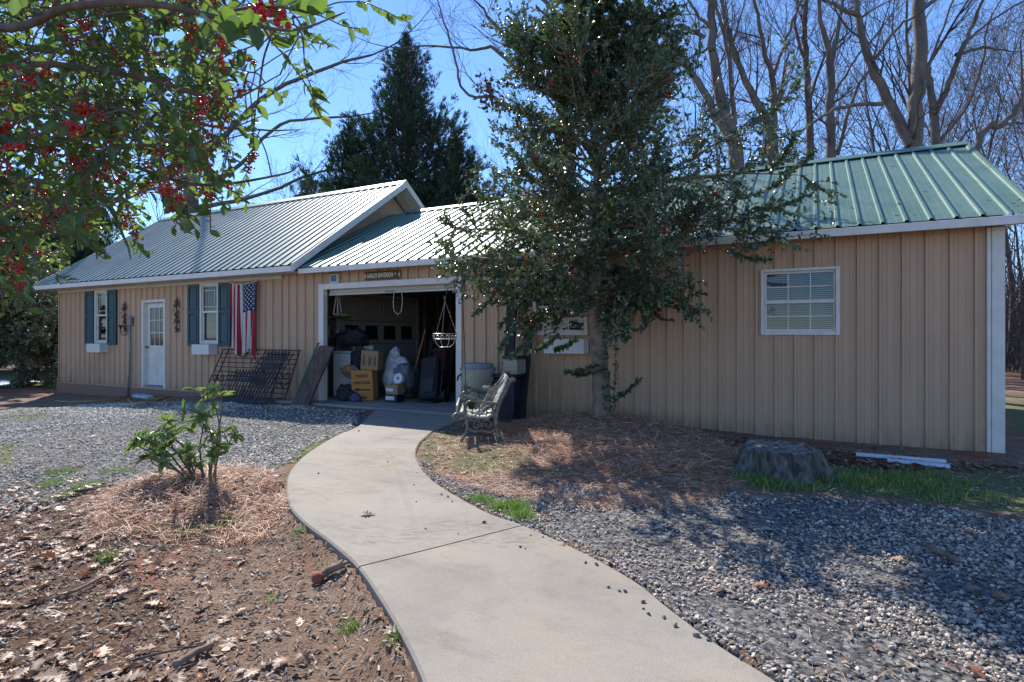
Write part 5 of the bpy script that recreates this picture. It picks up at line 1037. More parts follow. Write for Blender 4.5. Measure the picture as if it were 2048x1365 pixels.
# brush at the right wood edge
def leafy(name, label, cat, base, segs, tips, lmat, bmat, size, per, seed, tpl=LEAF6, up=.35, jit=.5, parts=('crown', 'trunk'), trunk=None, group=None, smooth=False, loc=None):
    t = thing(name, label, cat, base, group=group)
    if trunk is not None: trunk.build(parts[1], bmat, t, smooth=True)
    if segs: build_segs('branches' if trunk is not None else parts[1], segs, bmat, t, 4)
    g = np.random.default_rng(seed); P = np.array([x[0] for x in tips]); Dn = np.array([x[1] for x in tips]); L = np.array([x[2] for x in tips])
    P = np.repeat(P, per, 0); Dn = np.repeat(Dn, per, 0); L = np.repeat(L, per); u = g.random(len(P)); P = P+Dn*(L*u)[:, None]
    a = Dn*g.uniform(.2, .9, (len(P), 1))+g.normal(0, jit, P.shape); a /= np.linalg.norm(a, axis=1, keepdims=True); n = g.normal(0, .75, P.shape)+np.array([0, 0, up*2.2]); s = size*g.uniform(.65, 1.2, len(P))
    V, F = inst(tpl[0], tpl[1], P, a, n, s); mesh_np(parts[0], V, [F], lmat, t, smooth=smooth); return t, P
def stuff_(o): o['kind'] = 'stuff'; return o
# --- the big holly in front of the right wall
rg = random.Random(21); tx, ty = TREE; tz = float(gh(tx, ty)); hS = []; tips = []; tr = MB()
tp = [(tx, ty, tz-.1), (tx-.02, ty+.02, tz+.25), (tx-.04, ty, tz+.8), (tx-.10, ty, tz+1.5), (tx-.10, ty, tz+2.2), (tx-.08, ty+.03, tz+3.2), (tx-.12, ty, tz+4.3), (tx-.16, ty, tz+5.4), (tx-.18, ty, tz+6.6)]
TC = catmull(tp, 6); trr = np.interp(np.arange(len(TC)), [0, 6, 12, 18, 24, 30, 36, 42, 48], [.165, .115, .105, .10, .075, .055, .04, .025, .008]); tr.tube(TC, list(trr*(1+.06*np.sin(np.arange(len(TC))*1.7))), 14, cap=False)
for (z0, az, l) in ((1.55, 2.5, .45), (1.32, .2, .14)): p = np.array([tx-.10, ty, tz+z0]); tr.tube([p, p+np.array([math.cos(az+TH)*l, math.sin(az+TH)*l*.4, l*.8])], [.05, .03], 8)
def envR(z, ang):                         # ang: 0 = picture right, pi = picture left
    r = np.interp(z, [1.0, 1.4, 1.9, 2.6, 3.3, 4.0, 4.7, 5.3, 6.0, 6.9, 7.6], [.55, 1.2, 1.75, 2.02, 2.0, 1.55, 1.0, .62, .42, .25, .1]); rt = math.cos(ang)
    if rt > 0 and 2.0 < z < 3.7: r *= 1+.30*rt
    if rt > 0 and z < 2.25: r *= 1-.42*rt
    return r*(1-(.30 if math.sin(ang) < 0 else .25)*abs(math.sin(ang)))
zz = 1.35; k = 0
while zz < 7.2:
    for _ in range(3 if zz < 3.9 else (2 if zz < 4.9 or int(zz*10) % 2 else 1)):
        ang = k*2.4+rg.uniform(-.3, .3); k += 1; r = envR(zz+.35, ang)*rg.uniform(.72, 1.10); i = int(np.argmin(abs(TC[:, 2]-(tz+zz)))); p = tuple(TC[i]); el = rg.uniform(.0, .5) if zz < 3 else rg.uniform(.4, .9)
        c_, s_ = math.cos(ang), math.sin(ang); dx, dy = c_*C_-s_*S_, c_*S_+s_*C_; d = vn((dx, dy, math.tan(el))); L = r/max(math.cos(el), .5); n = 7; rad = min(.045, trr[i]*.45)
        for q_ in range(n):
            d = vn((d[0]+rg.gauss(0, .08), d[1]+rg.gauss(0, .08), d[2]+rg.gauss(0, .06)-(.05 if zz < 3 else -.02))); q = vadd(p, d, L/n); hS.append((*p, *q, rad*(1-.12*q_), rad*(1-.12*(q_+1)))); p = q
            if q_ >= 1:
                for _2 in range(3 if zz < 5.5 else 2):
                    e = rperp(d, rg); a = rg.uniform(.4, 1.1); cd = vn((d[0]*math.cos(a)+e[0]*math.sin(a), d[1]*math.cos(a)+e[1]*math.sin(a), d[2]*math.cos(a)+e[2]*math.sin(a)+.15)); grow(hS, p, cd, L*.27*rg.uniform(.6, 1.3)*(1-.3*q_/n), .010, 1, 2, rg, up=.04, wob=.2, kids=.95, lr=(.5, .8), n=4, tips=tips, rmin=.0022)
    zz += .10
def sucker(px0, py0, px1, py1, Z, n=6):  # a thin leafy shoot measured in the photograph
    P = catmull([PX(px0, py0, Z), PX((px0+px1)/2+rg.uniform(-8, 8), (py0+py1)/2+abs(px1-px0)*.06, Z-.05), PX(px1, py1, Z-.12)], n)
    for i in range(len(P)-1):
        hS.append((*P[i], *P[i+1], .005, .004)); d = vn(tuple(P[i+1]-P[i])); l = float(np.linalg.norm(P[i+1]-P[i])); tips.append((tuple(P[i]), d, l)); tips.append((tuple(P[i]), d, l)); tips.append((tuple(P[i]), d, l))
for a in ((1222,830,1218,560,7.4),(1228,826,1232,570,7.3),(1212,820,1210,640,7.35),(1225,800,1278,760,7.3),(1205,740,1150,750,7.3),(1200,730,1130,745,7.2),(1285,520,1300,600,6.6),(1300,600,1290,652,6.5),(1350,540,1372,640,6.6),(1000,560,945,632,6.9),(1030,600,1000,655,6.8),(1040,640,1000,700,6.7),(1080,650,1020,715,6.8),(1120,670,1060,705,6.9),(1150,680,1110,700,7),(1480,400,1600,330,6.3),(1500,420,1622,390,6.2),(1480,500,1560,470,6.2),(1450,500,1540,520,6.1),(1540,340,1590,275,6.3),(1560,350,1632,300,6.3)): sucker(*a)
def clear_of_house(p): return not ((p[1] > -.12 and p[2] < RA[1]+(RA[3]-RA[1])*(p[1]-RA[0])/(RA[2]-RA[0])+.10) or (p[1] > -.42 and 2.3 < p[2] < 2.6))
tips = [q for q in tips if clear_of_house(q[0]) and clear_of_house(vadd(q[0], q[1], q[2]))]; hS = [q for q in hS if clear_of_house(q[0:3]) and clear_of_house(q[3:6])]
bigH, LP_ = leafy('holly_tree', 'big glossy dark green holly tree with red berries in front of the right wall', 'tree', (tx, ty, tz), hS, tips, M['hleaf'], M['hbark'], .056, 4, 5, up=.36, jit=.55, trunk=tr, smooth=True)
def ico(): 
    import bmesh
    bm = bmesh.new(); bmesh.ops.create_icosphere(bm, subdivisions=1, radius=1); V = np.array([v.co[:] for v in bm.verts]); F = np.array([[v.index for v in f.verts] for f in bm.faces]); bm.free(); return V, F
def ico2():
    import bmesh
    bm = bmesh.new(); bmesh.ops.create_icosphere(bm, subdivisions=2, radius=1); V = np.array([v.co[:] for v in bm.verts]); F = np.array([[v.index for v in f.verts] for f in bm.faces]); bm.free(); return V, F
ICO = ico(); ICO2 = ico2()
g = np.random.default_rng(8); sel = g.choice(len(LP_), 170); cen = LP_[sel]; cen = cen[cen[:, 2] < 4.6]; pp = np.repeat(cen, 12, 0)+g.normal(0, .024, (len(cen)*12, 3)); V, F = inst(*ICO, pp, np.tile([1., 0, 0], (len(pp), 1)), np.tile([0, 0, 1.], (len(pp), 1)), np.full(len(pp), .0085)); stuff_(mesh_np('berries', V, [F], M['berry'], bigH, smooth=True))
# withered leaf bunch caught in the holly
wc = np.array(PX(972, 175, 7.3)); wc2 = np.array(PX(978, 205, 7.3)); pp = np.concatenate([wc+g.normal(0, .07, (60, 3)), wc2+g.normal(0, .06, (40, 3))]); V, F = inst(*LEAF6, pp, g.normal(0, 1, pp.shape), g.normal(0, 1, pp.shape), np.full(len(pp), .07)); mesh_np('withered_leaves', V, [F], M['brownleaf'], bigH)

# --- near holly overhanging from the left
rg = random.Random(33); nb_ = PX(-520, 900, 2.6); nbx, nby = nb_[0], nb_[1]; nbz = float(gh(nbx, nby)); nS = []; ntr = MB(); top_ = PX(-420, -500, 2.9)
TN = catmull([(nbx, nby, nbz-.1), (nbx, nby, nbz+1.0), (nbx+.05, nby, nbz+2.2), top_], 6); ntr.tube(TN, [.10-.003*i for i in range(len(TN))], 10, cap=False)
# sprays: (px, py, depth, length m, hang dir px)
spr = []
def inreg(px, py):
    return inpoly(np.array([px]), np.array([py]), [(-60,-60),(640,-60),(740,0),(700,30),(620,60),(620,110),(500,90),(540,180),(540,240),(570,320),(530,350),(460,290),(430,370),(370,400),(330,410),(300,370),(270,440),(230,480),(150,440),(90,500),(-60,580)])[0]
while len(spr) < 760:
    px, py = rg.uniform(-90, 850), rg.uniform(-90, 560)
    if not inreg(px, py): continue
    if px > 430 and rg.random() < .68: continue
    if py > 300 and px > 200 and rg.random() < .35: continue
    Z = rg.uniform(1.9, 4.2) if px < 430 else rg.uniform(1.7, 3.2)
    if py < 110 and 380 < px < 620 and rg.random() < .09: Z = rg.uniform(1.0, 1.4)
    spr.append((px, py, Z))
limbsN = []
for (pts) in ([(-420,-200,2.8),(-60,40,2.2),(150,12,1.9),(300,8,1.75),(480,45,1.8),(590,60,1.9),(690,25,2.0)], [(-420,0,2.9),(-80,120,2.6),(120,130,2.3),(300,160,2.2),(450,200,2.3),(560,150,2.4)], [(-420,150,2.9),(-60,260,2.9),(120,280,2.8),(260,330,2.8),(400,370,2.7),(560,350,2.7),(600,330,2.6)], [(-420,300,2.7),(-60,380,2.6),(60,360,2.5),(200,400,2.5),(250,480,2.5),(262,520,2.5)], [(-420,-100,2.7),(0,80,2.9),(200,120,3.0),(380,240,3.1),(520,260,3.1),(600,260,3.0)], [(-420,-300,2.4),(100,-80,2.0),(400,-60,1.9),(560,-30,1.9),(700,-20,2.0)]):
    P = catmull([PX(*p) for p in pts], 7); limbsN.append(P); ntr.tube(P, [.016*(1-i/(len(P)-1))+.0022 for i in range(len(P))], 7, cap=False); ntr.tube([P[0], TN[min(len(TN)-1, int(np.argmin(np.linalg.norm(TN-P[0], axis=1))))]], [.03, .022], 7) if True else None
LM = list(np.concatenate(limbsN)); lp, la, ln, ls, bp_ = [], [], [], [], []
L0 = np.array(LM); spr.sort(key=lambda q: float(np.min(np.linalg.norm(L0-np.array(PX(*q)), axis=1))))
for (px, py, Z) in spr:
    A = np.array(PX(px, py, Z)); LMa = np.array(LM); dd = np.linalg.norm(LMa-A, axis=1)+.25*np.maximum(LMa[:, 2]-A[2], 0); j = LMa[int(np.argmin(dd))]; dist = np.linalg.norm(A-j)
    mid = (A+j)/2+np.array([rg.uniform(-.1, .1)*dist, rg.uniform(-.1, .1)*dist, .12*dist]); Q = catmull([j, mid, A], 4)
    for i in range(len(Q)-1): nS.append((*Q[i], *Q[i+1], .0036, .0030))
    LM.extend([Q[len(Q)//2], A])
    d = vn(tuple((A-j)/max(dist, .01)*.8+np.array([rg.uniform(-.6, .6), rg.uniform(-.6, .6), rg.uniform(-.55, .35)]))); p = tuple(A); L = rg.uniform(.12, .30); n = int(L/.021)
    for i in range(n):
        d = vn((d[0]+rg.gauss(0, .08), d[1]+rg.gauss(0, .08), d[2]+rg.gauss(0, .08)-.01)); q = vadd(p, d, L/n); nS.append((*p, *q, .0028, .0022)); p = q; e = rperp(d, rg)
        lp.append(p); la.append((d[0]*.5+e[0]*.8, d[1]*.5+e[1]*.8, d[2]*.5+e[2]*.8-.05)); ln.append((rg.gauss(0, .75), rg.gauss(0, .75), 1.)); ls.append(rg.uniform(.035, .060))
    if rg.random() < (.30 if px < 520 else .16):
        i0 = np.array(A); dl = np.array(p)-i0
        for _ in range(rg.randint(14, 40)):
            t_ = rg.random()*.55; bp_.append(tuple(i0+dl*t_+np.array([rg.gauss(0, .012), rg.gauss(0, .012), rg.gauss(0, .011)-.006])))
nearH = thing('holly_branches_tree', 'near holly hanging large glossy leaves and red berry clusters over the left yard', 'tree', (nbx, nby, nbz))
nearH.name = 'holly_tree'
ntr.build('trunk', M['nbark'], nearH, smooth=True); build_segs('branches', nS, M['nbark'], nearH, 5)
V, F = inst(*BLEAF, np.array(lp), np.array(la), np.array(ln), np.array(ls)); mesh_np('crown', V, [F], M['fleaf'], nearH, smooth=True)
bp_ = np.array(bp_); V, F = inst(*ICO2, bp_, np.tile([1., 0, 0], (len(bp_), 1)), np.tile([0, 0, 1.], (len(bp_), 1)), g.uniform(.0048, .0068, len(bp_))); stuff_(mesh_np('berries', V, [F], M['berry'], nearH, smooth=True))

# --- rhododendron
rx, ry = RHO; rz = float(gh(rx, ry)); rb_ = thing('rhododendron', 'small leggy rhododendron with pale green leaf whorls in the pine straw left of the walk', 'shrub', (rx, ry, rz)); rS = []; lp, la, ln, ls = [], [], [], []
rZ = float(w2c(rx, ry)[1]); rg = random.Random(44)
def whorl(c, d, n, s):
    for k in range(n):
        e = rperp(d, rg); lp.append(c); la.append((e[0]+d[0]*.35, e[1]+d[1]*.35, e[2]+d[2]*.35+rg.uniform(-.25, .2))); ln.append((d[0]*1.2+rg.gauss(0, .2), d[1]+rg.gauss(0, .2), abs(d[2])+.6)); ls.append(s*rg.uniform(.75, 1.15))
stems = [((425,955),(440,880),(432,820),(413,800)), ((420,955),(425,880),(400,830),(372,825)), ((430,955),(436,870),(445,815),(440,795)), ((410,960),(400,900),(405,860),(395,842)), ((400,960),(370,900),(352,880),(345,868)), ((395,965),(340,910),(310,890),(285,878)), ((395,965),(330,920),(290,900),(268,888)), ((400,960),(360,915),(330,875),(318,862)), ((415,955),(430,910),(455,890),(448,865)), ((405,965),(350,940),(310,930),(300,915)), ((415,965),(380,945),(350,950),(330,962)), ((410,965),(400,930),(380,925),(372,905)), ((420,965),(420,930),(432,910),(436,892)), ((405,970),(380,960),(360,965),(345,975)), ((420,965),(405,945),(392,935),(388,955)), ((400,960),(355,905),(300,880),(330,895))]
for st2 in stems:
    dz = rg.uniform(-.3, .3); P = catmull([PX(st2[0][0], st2[0][1]+14, rZ)]+[PX(a, b, rZ+dz*(i+1)/3) for i, (a, b) in enumerate(st2[1:])], 5)
    for i in range(len(P)-1): rS.append((*P[i], *P[i+1], .010-.0004*i, .0095-.0004*i))
    d = vn(tuple(P[-1]-P[-2])); whorl(tuple(P[-1]), d, 10, .12)
    for f in (.6, .84):
        c = P[int(len(P)*f)]; e = rperp(d, rg); q = c+np.array(e)*rg.uniform(.06, .14)+np.array([0, 0, .06]); rS.append((*c, *q, .006, .004)); whorl(tuple(q), vn(tuple(q-c)), 8, .10)
build_segs('stems', rS, M['bark'], rb_, 5); V, F = inst(*BLEAF, np.array(lp), np.array(la), np.array(ln), np.stack([np.array(ls), np.array(ls)*.66, np.array(ls)], 1)); mesh_np('foliage', V, [F], M['rleaf'], rb_, smooth=True)

# --- bush left of the building
def bush(label, x, y, rad, hgt, seed, nst=9, leaf=.07, per=3, maxl=3, name='shrub', mt='hleaf', cat='shrub', tr_=.07):
    rg = random.Random(seed); z = float(gh(x, y)); S = []; tips = []; tr = MB(); tr.tube([(x, y, z-.1), (x+.05, y, z+.3*hgt), (x, y+.05, z+.7*hgt)], [tr_, tr_*.4], 8)
    for k in range(nst):
        f = rg.uniform(.04, .65); a = k*2.4+rg.random(); el = rg.uniform(.2, 1.1); d = (math.cos(a)*math.cos(el), math.sin(a)*math.cos(el), math.sin(el)); grow(S, (x, y, z+hgt*f), d, rad*.85*rg.uniform(.8, 1.15), tr_*.3, 0, maxl, rg, up=.03, wob=.2, kids=1.9, lr=(.4, .6), tips=tips)
    return leafy(name, label, cat, (x, y, z), S, tips, M[mt], M['hbark'], leaf, per, seed, up=.5, trunk=tr, smooth=True)[0]
x, y, _ = PX(45, 672, 17.5); bush('rounded glossy-leaved shrub with a bare trunk left of the building corner', x, y, 2.1, 2.5, 51, 30, .085, 4, mt='pleaf')
x, y, _ = PX(92, 672, 18.3); bush('smaller glossy shrub tucked against the left end of the building', x, y, 1.2, 1.5, 53, 18, .08, 4, mt='pleaf')
x, y, _ = PX(-90, 672, 16.0); bush('glossy dark shrub half outside the left edge', x, y, 1.5, 2.4, 52, 14, .09, 3, mt='pleaf')
# --- conifers
def conifer(label, x, y, h, rad, seed, dens=1.0, top=0.0, z0f=.03, name='evergreen_tree', group=None):
    rg = np.random.default_rng(seed); z = float(gh(x, y)); t = thing(name, label, 'tree', (x, y, z), group=group); tr = MB(); tr.tube([(x, y, z-.2), (x+.1, y, z+h*.5), (x, y, z+h*.97)], [h*.016, .02], 8); tr.build('trunk', M['barkfar'], t, smooth=True)
    P, A, N, Sc = [], [], [], []; nbr = int(430*dens); S = []
    for i in range(nbr):
        f = z0f+(1-z0f)*(i/nbr)**1.15; zz = z+h*f; env = rad*min(1, (1-f)*1.38+.005)**1.08*(1+.22*math.sin(f*23+seed)); a = i*2.399; L = env*rg.uniform(.70, 1.12); el = .35+.75*f+rg.normal(0, .08)
        d = np.array([math.cos(a)*math.cos(el), math.sin(a)*math.cos(el), math.sin(el)]); n_ = max(4, int(L*13)); L = L/max(math.cos(el), .45)*.85
        S.append((x, y, zz, *(np.array([x, y, zz])+d*L*.9), .03, .008)); s_ = .22+.78*rg.random(n_)**.6
        pos = np.array([x, y, zz])+d*(L*s_)[:, None]+rg.normal(0, 1, (n_, 3))*(.05+.13*L*s_*(1.1-s_))[:, None]; P.append(pos); ad = d+rg.normal(0, .33, (n_, 3)); ad[:, 2] += .25; A.append(ad); N.append(rg.normal(0, 1, (n_, 3))); Sc.append(rg.uniform(.22, .5, n_)*(.7+.5*(1-f)))
    P, A, N, Sc = map(np.concatenate, (P, A, N, Sc))
    # one spray = five narrow blades in a fan
    tv = []; tf = []
    for k, (an, l, off) in enumerate(((0, 1, 0), (.5, .62, .18), (-.5, .62, .18), (.6, .5, .5), (-.6, .5, .5), (.2, .8, .1))):
        c_, s_ = math.cos(an), math.sin(an); o = len(tv); zz_ = .1*(k-2)
        tv += [(off, 0, 0), (off+l*.45*c_-.05*s_, l*.45*s_+.05*c_, zz_*.3), (off+l*.45*c_+.05*s_, l*.45*s_-.05*c_, zz_*.3), (off+l*c_*.95, l*s_*.95, zz_)]; tf += [(o, o+2, o+1), (o+1, o+2, o+3)]
    V, F = inst(np.array(tv), np.array(tf), P, A, N, Sc); mesh_np('crown', V, [F], M['cypress'], t); build_segs('branches', S, M['barkfar'], t, 4); return t
for (px, Z, h, rad, sd_, dn, lab) in ((812, 26, 15.0, 4.5, 1, 1.6, 'tall pointed dark evergreen behind the roof junction'), (700, 26, 10.9, 3.4, 2, 1.2, 'shorter broad evergreen left of the tall pointed one'), (912, 27, 11.0, 3.4, 3, 1.1, 'evergreen between the tall pointed one and the holly'),
                                  (612, 27, 8.6, 2.8, 4, .7, 'lowest evergreen tip just above the left roof ridge'), (40, 25, 8.6, 3.2, 5, .9, 'dark evergreen behind the shrub at the far left'), (165, 28, 9.2, 3.3, 6, .9, 'dark evergreen behind the left end of the roof'), (-90, 24, 9.5, 3.4, 7, .8, 'dark evergreen at the left edge of the woods')):
    x, y, _ = PX(px, 672, Z); conifer(lab, x, y, h, rad, sd_, dn)
# tangled undergrowth at the wood's edge, all round behind the building
r = np.random.default_rng(77); px = np.concatenate([r.uniform(1900, 2700, 5200), r.uniform(-700, 420, 3600), r.uniform(420, 1900, 3000)]); Zb = np.where(px > 1880, r.uniform(21, 60, len(px)), r.uniform(34, 70, len(px))); Xb = (px-CX)/FOC*Zb; xb, yb = c2w(Xb, Zb); zb = gh(xb, yb); hb_ = 1.2+6.0*r.random(len(px))**1.5; S = []
for i in range(len(px)):
    p = np.array([xb[i], yb[i], zb[i]-.1]); d = np.array([r.normal(0, .16), r.normal(0, .16), 1.]); rad = .012+.016*r.random(); q = p+d*hb_[i]*.5; e = q+(d+r.normal(0, .2, 3))*hb_[i]*.5; S.append((*p, *q, rad, rad*.8)); S.append((*q, *e, rad*.8, rad*.3))
    for _ in range(4): b_ = p+(q-p)*r.random()*1.4; f = b_+np.array([r.normal(0, .5), r.normal(0, .5), .35+r.random()*.9])*hb_[i]*.22; S.append((*b_, *f, rad*.5, rad*.25))
V, F = prisms(S, 3); stuff_(mesh_np('undergrowth', V, [F], M['twig']))
# wire rail fence far right
fr = thing('rail_fence', 'low dark rail fence in the woods beyond the right corner', 'fence', PX(2050, 700, 17)); mb = MB(); Pf = [PX(1990+k*55, 680, 17+k*.1) for k in range(8)]
for p in Pf: mb = MB(); mb.tube([(p[0], p[1], gh(p[0], p[1])-.1), (p[0], p[1], p[2]+.1)], .035, 6); mb.build('post', M['black'], fr)
mb = MB(); mb.tube(Pf, .022, 5); mb.build('rail', M['black'], fr); mb = MB(); mb.tube([(p[0], p[1], p[2]-.5) for p in Pf], .015, 5); mb.build('rail', M['black'], fr)

# ================================================================== GROUND COVER
def cand(n, x0, x1, y0, y1, seed): r = np.random.default_rng(seed); return r.uniform(x0, x1, n), r.uniform(y0, y1, n), r
def visible(x, y, pad=120, zmin=1.3, zmax=40):
    Xc, Zc = w2c(x, y); px = CX+FOC*Xc/np.maximum(Zc, .1); return (Zc > zmin) & (Zc < zmax) & (px > -pad) & (px < 2048+pad)
def stuff(o): o['kind'] = 'stuff'; return o
def stones(name, x, y, size, r, lift=.3, mt='stones'):
    z = gh(x, y); n = len(x); s = size[:, None]*np.stack([r.uniform(.75, 1.35, n), r.uniform(.6, 1.0, n), r.uniform(.4, .75, n)], 1); pos = np.stack([x, y, z+size*lift], 1)
    base = ICO[0]+0; V, F = inst(base, ICO[1], pos, r.normal(0, 1, (n, 3))*np.array([1, 1, .35]), r.normal(0, .4, (n, 3))+np.array([0, 0, 1.]), s*.5)
    V = V+r.normal(0, 1, V.shape)*np.repeat(size, len(base))[:, None]*.055; return stuff(mesh_np(name, V, [F], M[mt]))
x, y, r = cand(170000, -3.6, 4.2, -8.4, -1.6, 1); d_, s_ = pside(x, y); Xc, Zc = w2c(x, y)
k = visible(x, y) & region('gravel', x, y) & (s_ != LSIGN) & (d_ > .02) & (Zc > 1.6); k &= r.random(len(x)) < np.clip(1.15-Zc*.07, .5, 1); k &= r.random(len(x)) < .16+.95*sstep((fbm(x, y, .9, 66)-.30)/.22)
edge_ = visible(x, y) & (s_ != LSIGN) & (d_ > .0) & (d_ < .12) & (Zc < 6) & (r.random(len(x)) < .6); k |= edge_
stones('gravel', x[k], y[k], .010+.022*r.random(k.sum())**1.8, r)
x, y, r = cand(270000, -17, -2.5, -6.5, -.6, 2); d_, s_ = pside(x, y)
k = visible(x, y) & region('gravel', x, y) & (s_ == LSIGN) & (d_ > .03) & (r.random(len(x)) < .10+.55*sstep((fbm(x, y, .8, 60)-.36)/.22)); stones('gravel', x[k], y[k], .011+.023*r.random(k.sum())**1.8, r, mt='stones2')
# dead leaves
def oak(seed):
    r = random.Random(seed); pts = [(0, 0)]; n = 4; L = [(0, .02), (.12, .05), (.22, .22), (.30, .10), (.42, .36), (.50, .14), (.62, .33), (.70, .12), (.84, .20), (.90, .06), (1, 0)]
    up = [(a, b*r.uniform(.85, 1.15)) for a, b in L]; dn = [(a, -b*r.uniform(.85, 1.15)) for a, b in L[:-1]][::-1]; out = up+dn; V = [(a, b, .28*(b*b)*4*r.uniform(.3, 1)+.10*math.sin(a*4+seed)) for a, b in out]
    ax = [(a, 0, .10*math.sin(a*4+seed)) for a, _ in L]; no = len(V); V += ax; F = []; m = len(L)
    for i in range(m-1): F.append((no+i, no+i+1, i+1)); F.append((no+i, i+1, i)); 
    for i in range(m-1):
        a0 = (len(out)-i) % len(out) if i else len(out)-1; j0 = len(out)-1-i; j1 = len(out)-2-i if i < m-2 else m-1
        F.append((no+i, j0, j1)); F.append((no+i, j1, no+i+1))
    return np.array(V, float), np.array(F)
OAKS = [oak(i) for i in range(4)]
def litter(name, x, y, size, r, tpls, mt, lift=.012, tilt=.35, zs=(.3, 1.3)):
    z = gh(x, y); n = len(x); Vs, Fs = [], []; off = 0; w_ = r.integers(0, len(tpls), n)
    for i, tp in enumerate(tpls):
        q = w_ == i
        if not q.any(): continue
        m = q.sum(); th = r.uniform(0, 6.28, m); nn = r.normal(0, tilt, (m, 3))+np.array([0, 0, 1.]); pos = np.stack([x[q], y[q], z[q]+lift*r.uniform(.3, 2, m)], 1)
        V, F = inst(tp[0], tp[1], pos, np.stack([np.cos(th), np.sin(th), r.normal(0, .12, m)], 1), nn, np.stack([size[q], size[q]*r.uniform(.7, 1.1, m), size[q]*r.uniform(*zs, m)], 1)); Vs.append(V); Fs.append(F+off); off += len(V)
    return stuff(mesh_np(name, np.concatenate(Vs), [np.concatenate(Fs)], M[mt], smooth=False))
x, y, r = cand(80000, -12, 4, -8.4, -.2, 3); d_, s_ = pside(x, y); Xc, Zc = w2c(x, y); px = CX+FOC*Xc/np.maximum(Zc, .2)
den = np.where(s_ == LSIGN, np.clip((620-px)/620, .0, 1)**1.2*.95*(Zc < 5.2)+.06*(Zc < 5.5)+.004, np.where(region('grass', x, y) & (x < -2.2), .05, .012)); den = np.where((fbm(x, y, 1.1, 70) < .42) & (s_ == LSIGN), den*.35, den)
mk = region('mulch', x, y) & (s_ != LSIGN); den = np.where(mk, .9, den); k = visible(x, y) & (d_ > .04) & (r.random(len(x)) < den)
litter('fallen_leaves', x[k], y[k], np.where(mk[k], r.uniform(.05, .10, k.sum()), (.03+.08*r.random(k.sum())**1.7)*np.where(w2c(x[k], y[k])[1] < 3.2, 1.12, 1)), r, OAKS, 'dead')
# chips and twig crumbs
CH = (np.array([(-.5, -.15, 0), (.5, -.1, 0), (.45, .15, .05), (-.4, .12, .02), (0, .02, .16)], float), np.array([(0, 1, 4), (1, 2, 4), (2, 3, 4), (3, 0, 4)]))
x, y, r = cand(150000, -9, 4, -8.4, -.5, 4); d_, s_ = pside(x, y); Xc, Zc = w2c(x, y); gr = region('gravel', x, y)
den = np.where((s_ == LSIGN) & (Zc < 5.6) & ~gr, .85, 0)+np.where((s_ != LSIGN) & ~gr & (Zc < 8), .22, 0)+np.where((s_ != LSIGN) & gr, .10, 0)+np.where((s_ == LSIGN) & gr & (Zc < 9), .10, 0); k = visible(x, y, 80) & (d_ > .02) & (r.random(len(x)) < den)
litter('bark_chips', x[k], y[k], r.uniform(.010, .042, k.sum())*r.choice([.7, 1, 1.3], k.sum()), r, [CH], 'chips', .006, .25, (.5, 1.5))
# pine straw
ND = (np.array([(0, -.006, 0), (0, .006, 0), (.5, .007, .06), (.5, -.007, .06), (1, 0, 0)], float), np.array([(0, 3, 2), (0, 2, 1), (3, 4, 2)]))
def needles(name, x, y, r, mt, lift, L=(.10, .2), tilt=.22, w=1.0):
    n = len(x); th = r.uniform(0, 6.28, n); z = gh(x, y)+lift*r.random(n); l = r.uniform(*L, n)
    V, F = inst(ND[0], ND[1], np.stack([x, y, z], 1), np.stack([np.cos(th), np.sin(th), r.normal(0, tilt, n)], 1), r.normal(0, .5, (n, 3))+np.array([0, 0, 1.]), np.stack([l, l*w, l], 1)); return stuff(mesh_np(name, V, [F], M[mt]))
x, y, r = cand(330000, -8.5, 2.5, -7, -.2, 6); d_, s_ = pside(x, y); k = visible(x, y) & region('straw', x, y) & (d_ > .02); k &= (r.random(len(x)) < .8)
needles('pine_straw', x[k], y[k], r, 'needle', .055, (.10, .2), .24, 1.5)
x, y, r = cand(90000, -4.5, 1.2, -4.2, -.8, 17); d_, s_ = pside(x, y); zn = inpoly(x, y, W_([(860,870),(1010,880),(1240,850),(1460,880),(1500,960),(1380,1010),(1180,1010),(1000,985),(880,950)])); k = visible(x, y) & zn & (d_ > .02) & (s_ != LSIGN) & (r.random(len(x)) < .15+.7*sstep((fbm(x, y, 1.6, 41)-.4)/.2)); needles('thin_pine_straw', x[k], y[k], r, 'needle', .03, (.07, .16), .16, 1.3)
x, y, r = cand(60000, -9, 4, -8.4, -.5, 7); d_, s_ = pside(x, y); k = visible(x, y) & (d_ > .01) & (r.random(len(x)) < np.where(region('gravel', x, y), .14, .2)); needles('scattered_needles', x[k], y[k], r, 'needle', .02, (.06, .16), .1)
# dark needles lying on the walk, in drifts
x, y, r = cand(16000, -6, 0, -6.5, -2.2, 8); d_, s_ = pside(x, y); Xc, Zc = w2c(x, y); k = (d_ < -.03) & (Zc > 3.6) & (Zc < 6.6) & (r.random(len(x)) < .04+.6*sstep((fbm(x*.6+y*.5, y*2.2-x*1.0, 1.1, 90)-.53)/.12)); n = k.sum(); th = r.normal(TH+.1, .45, n); l = r.uniform(.05, .13, n)
V, F = inst(ND[0], ND[1], np.stack([x[k], y[k], pathz(x[k], y[k])+.002+.003*r.random(n)], 1), np.stack([np.cos(th), np.sin(th), np.zeros(n)], 1), np.tile([0, 0, 1.], (n, 1)), np.stack([l, l*1.6, l*.05], 1)); stuff(mesh_np('needles_on_walk', V, [F], M['dneedle']))
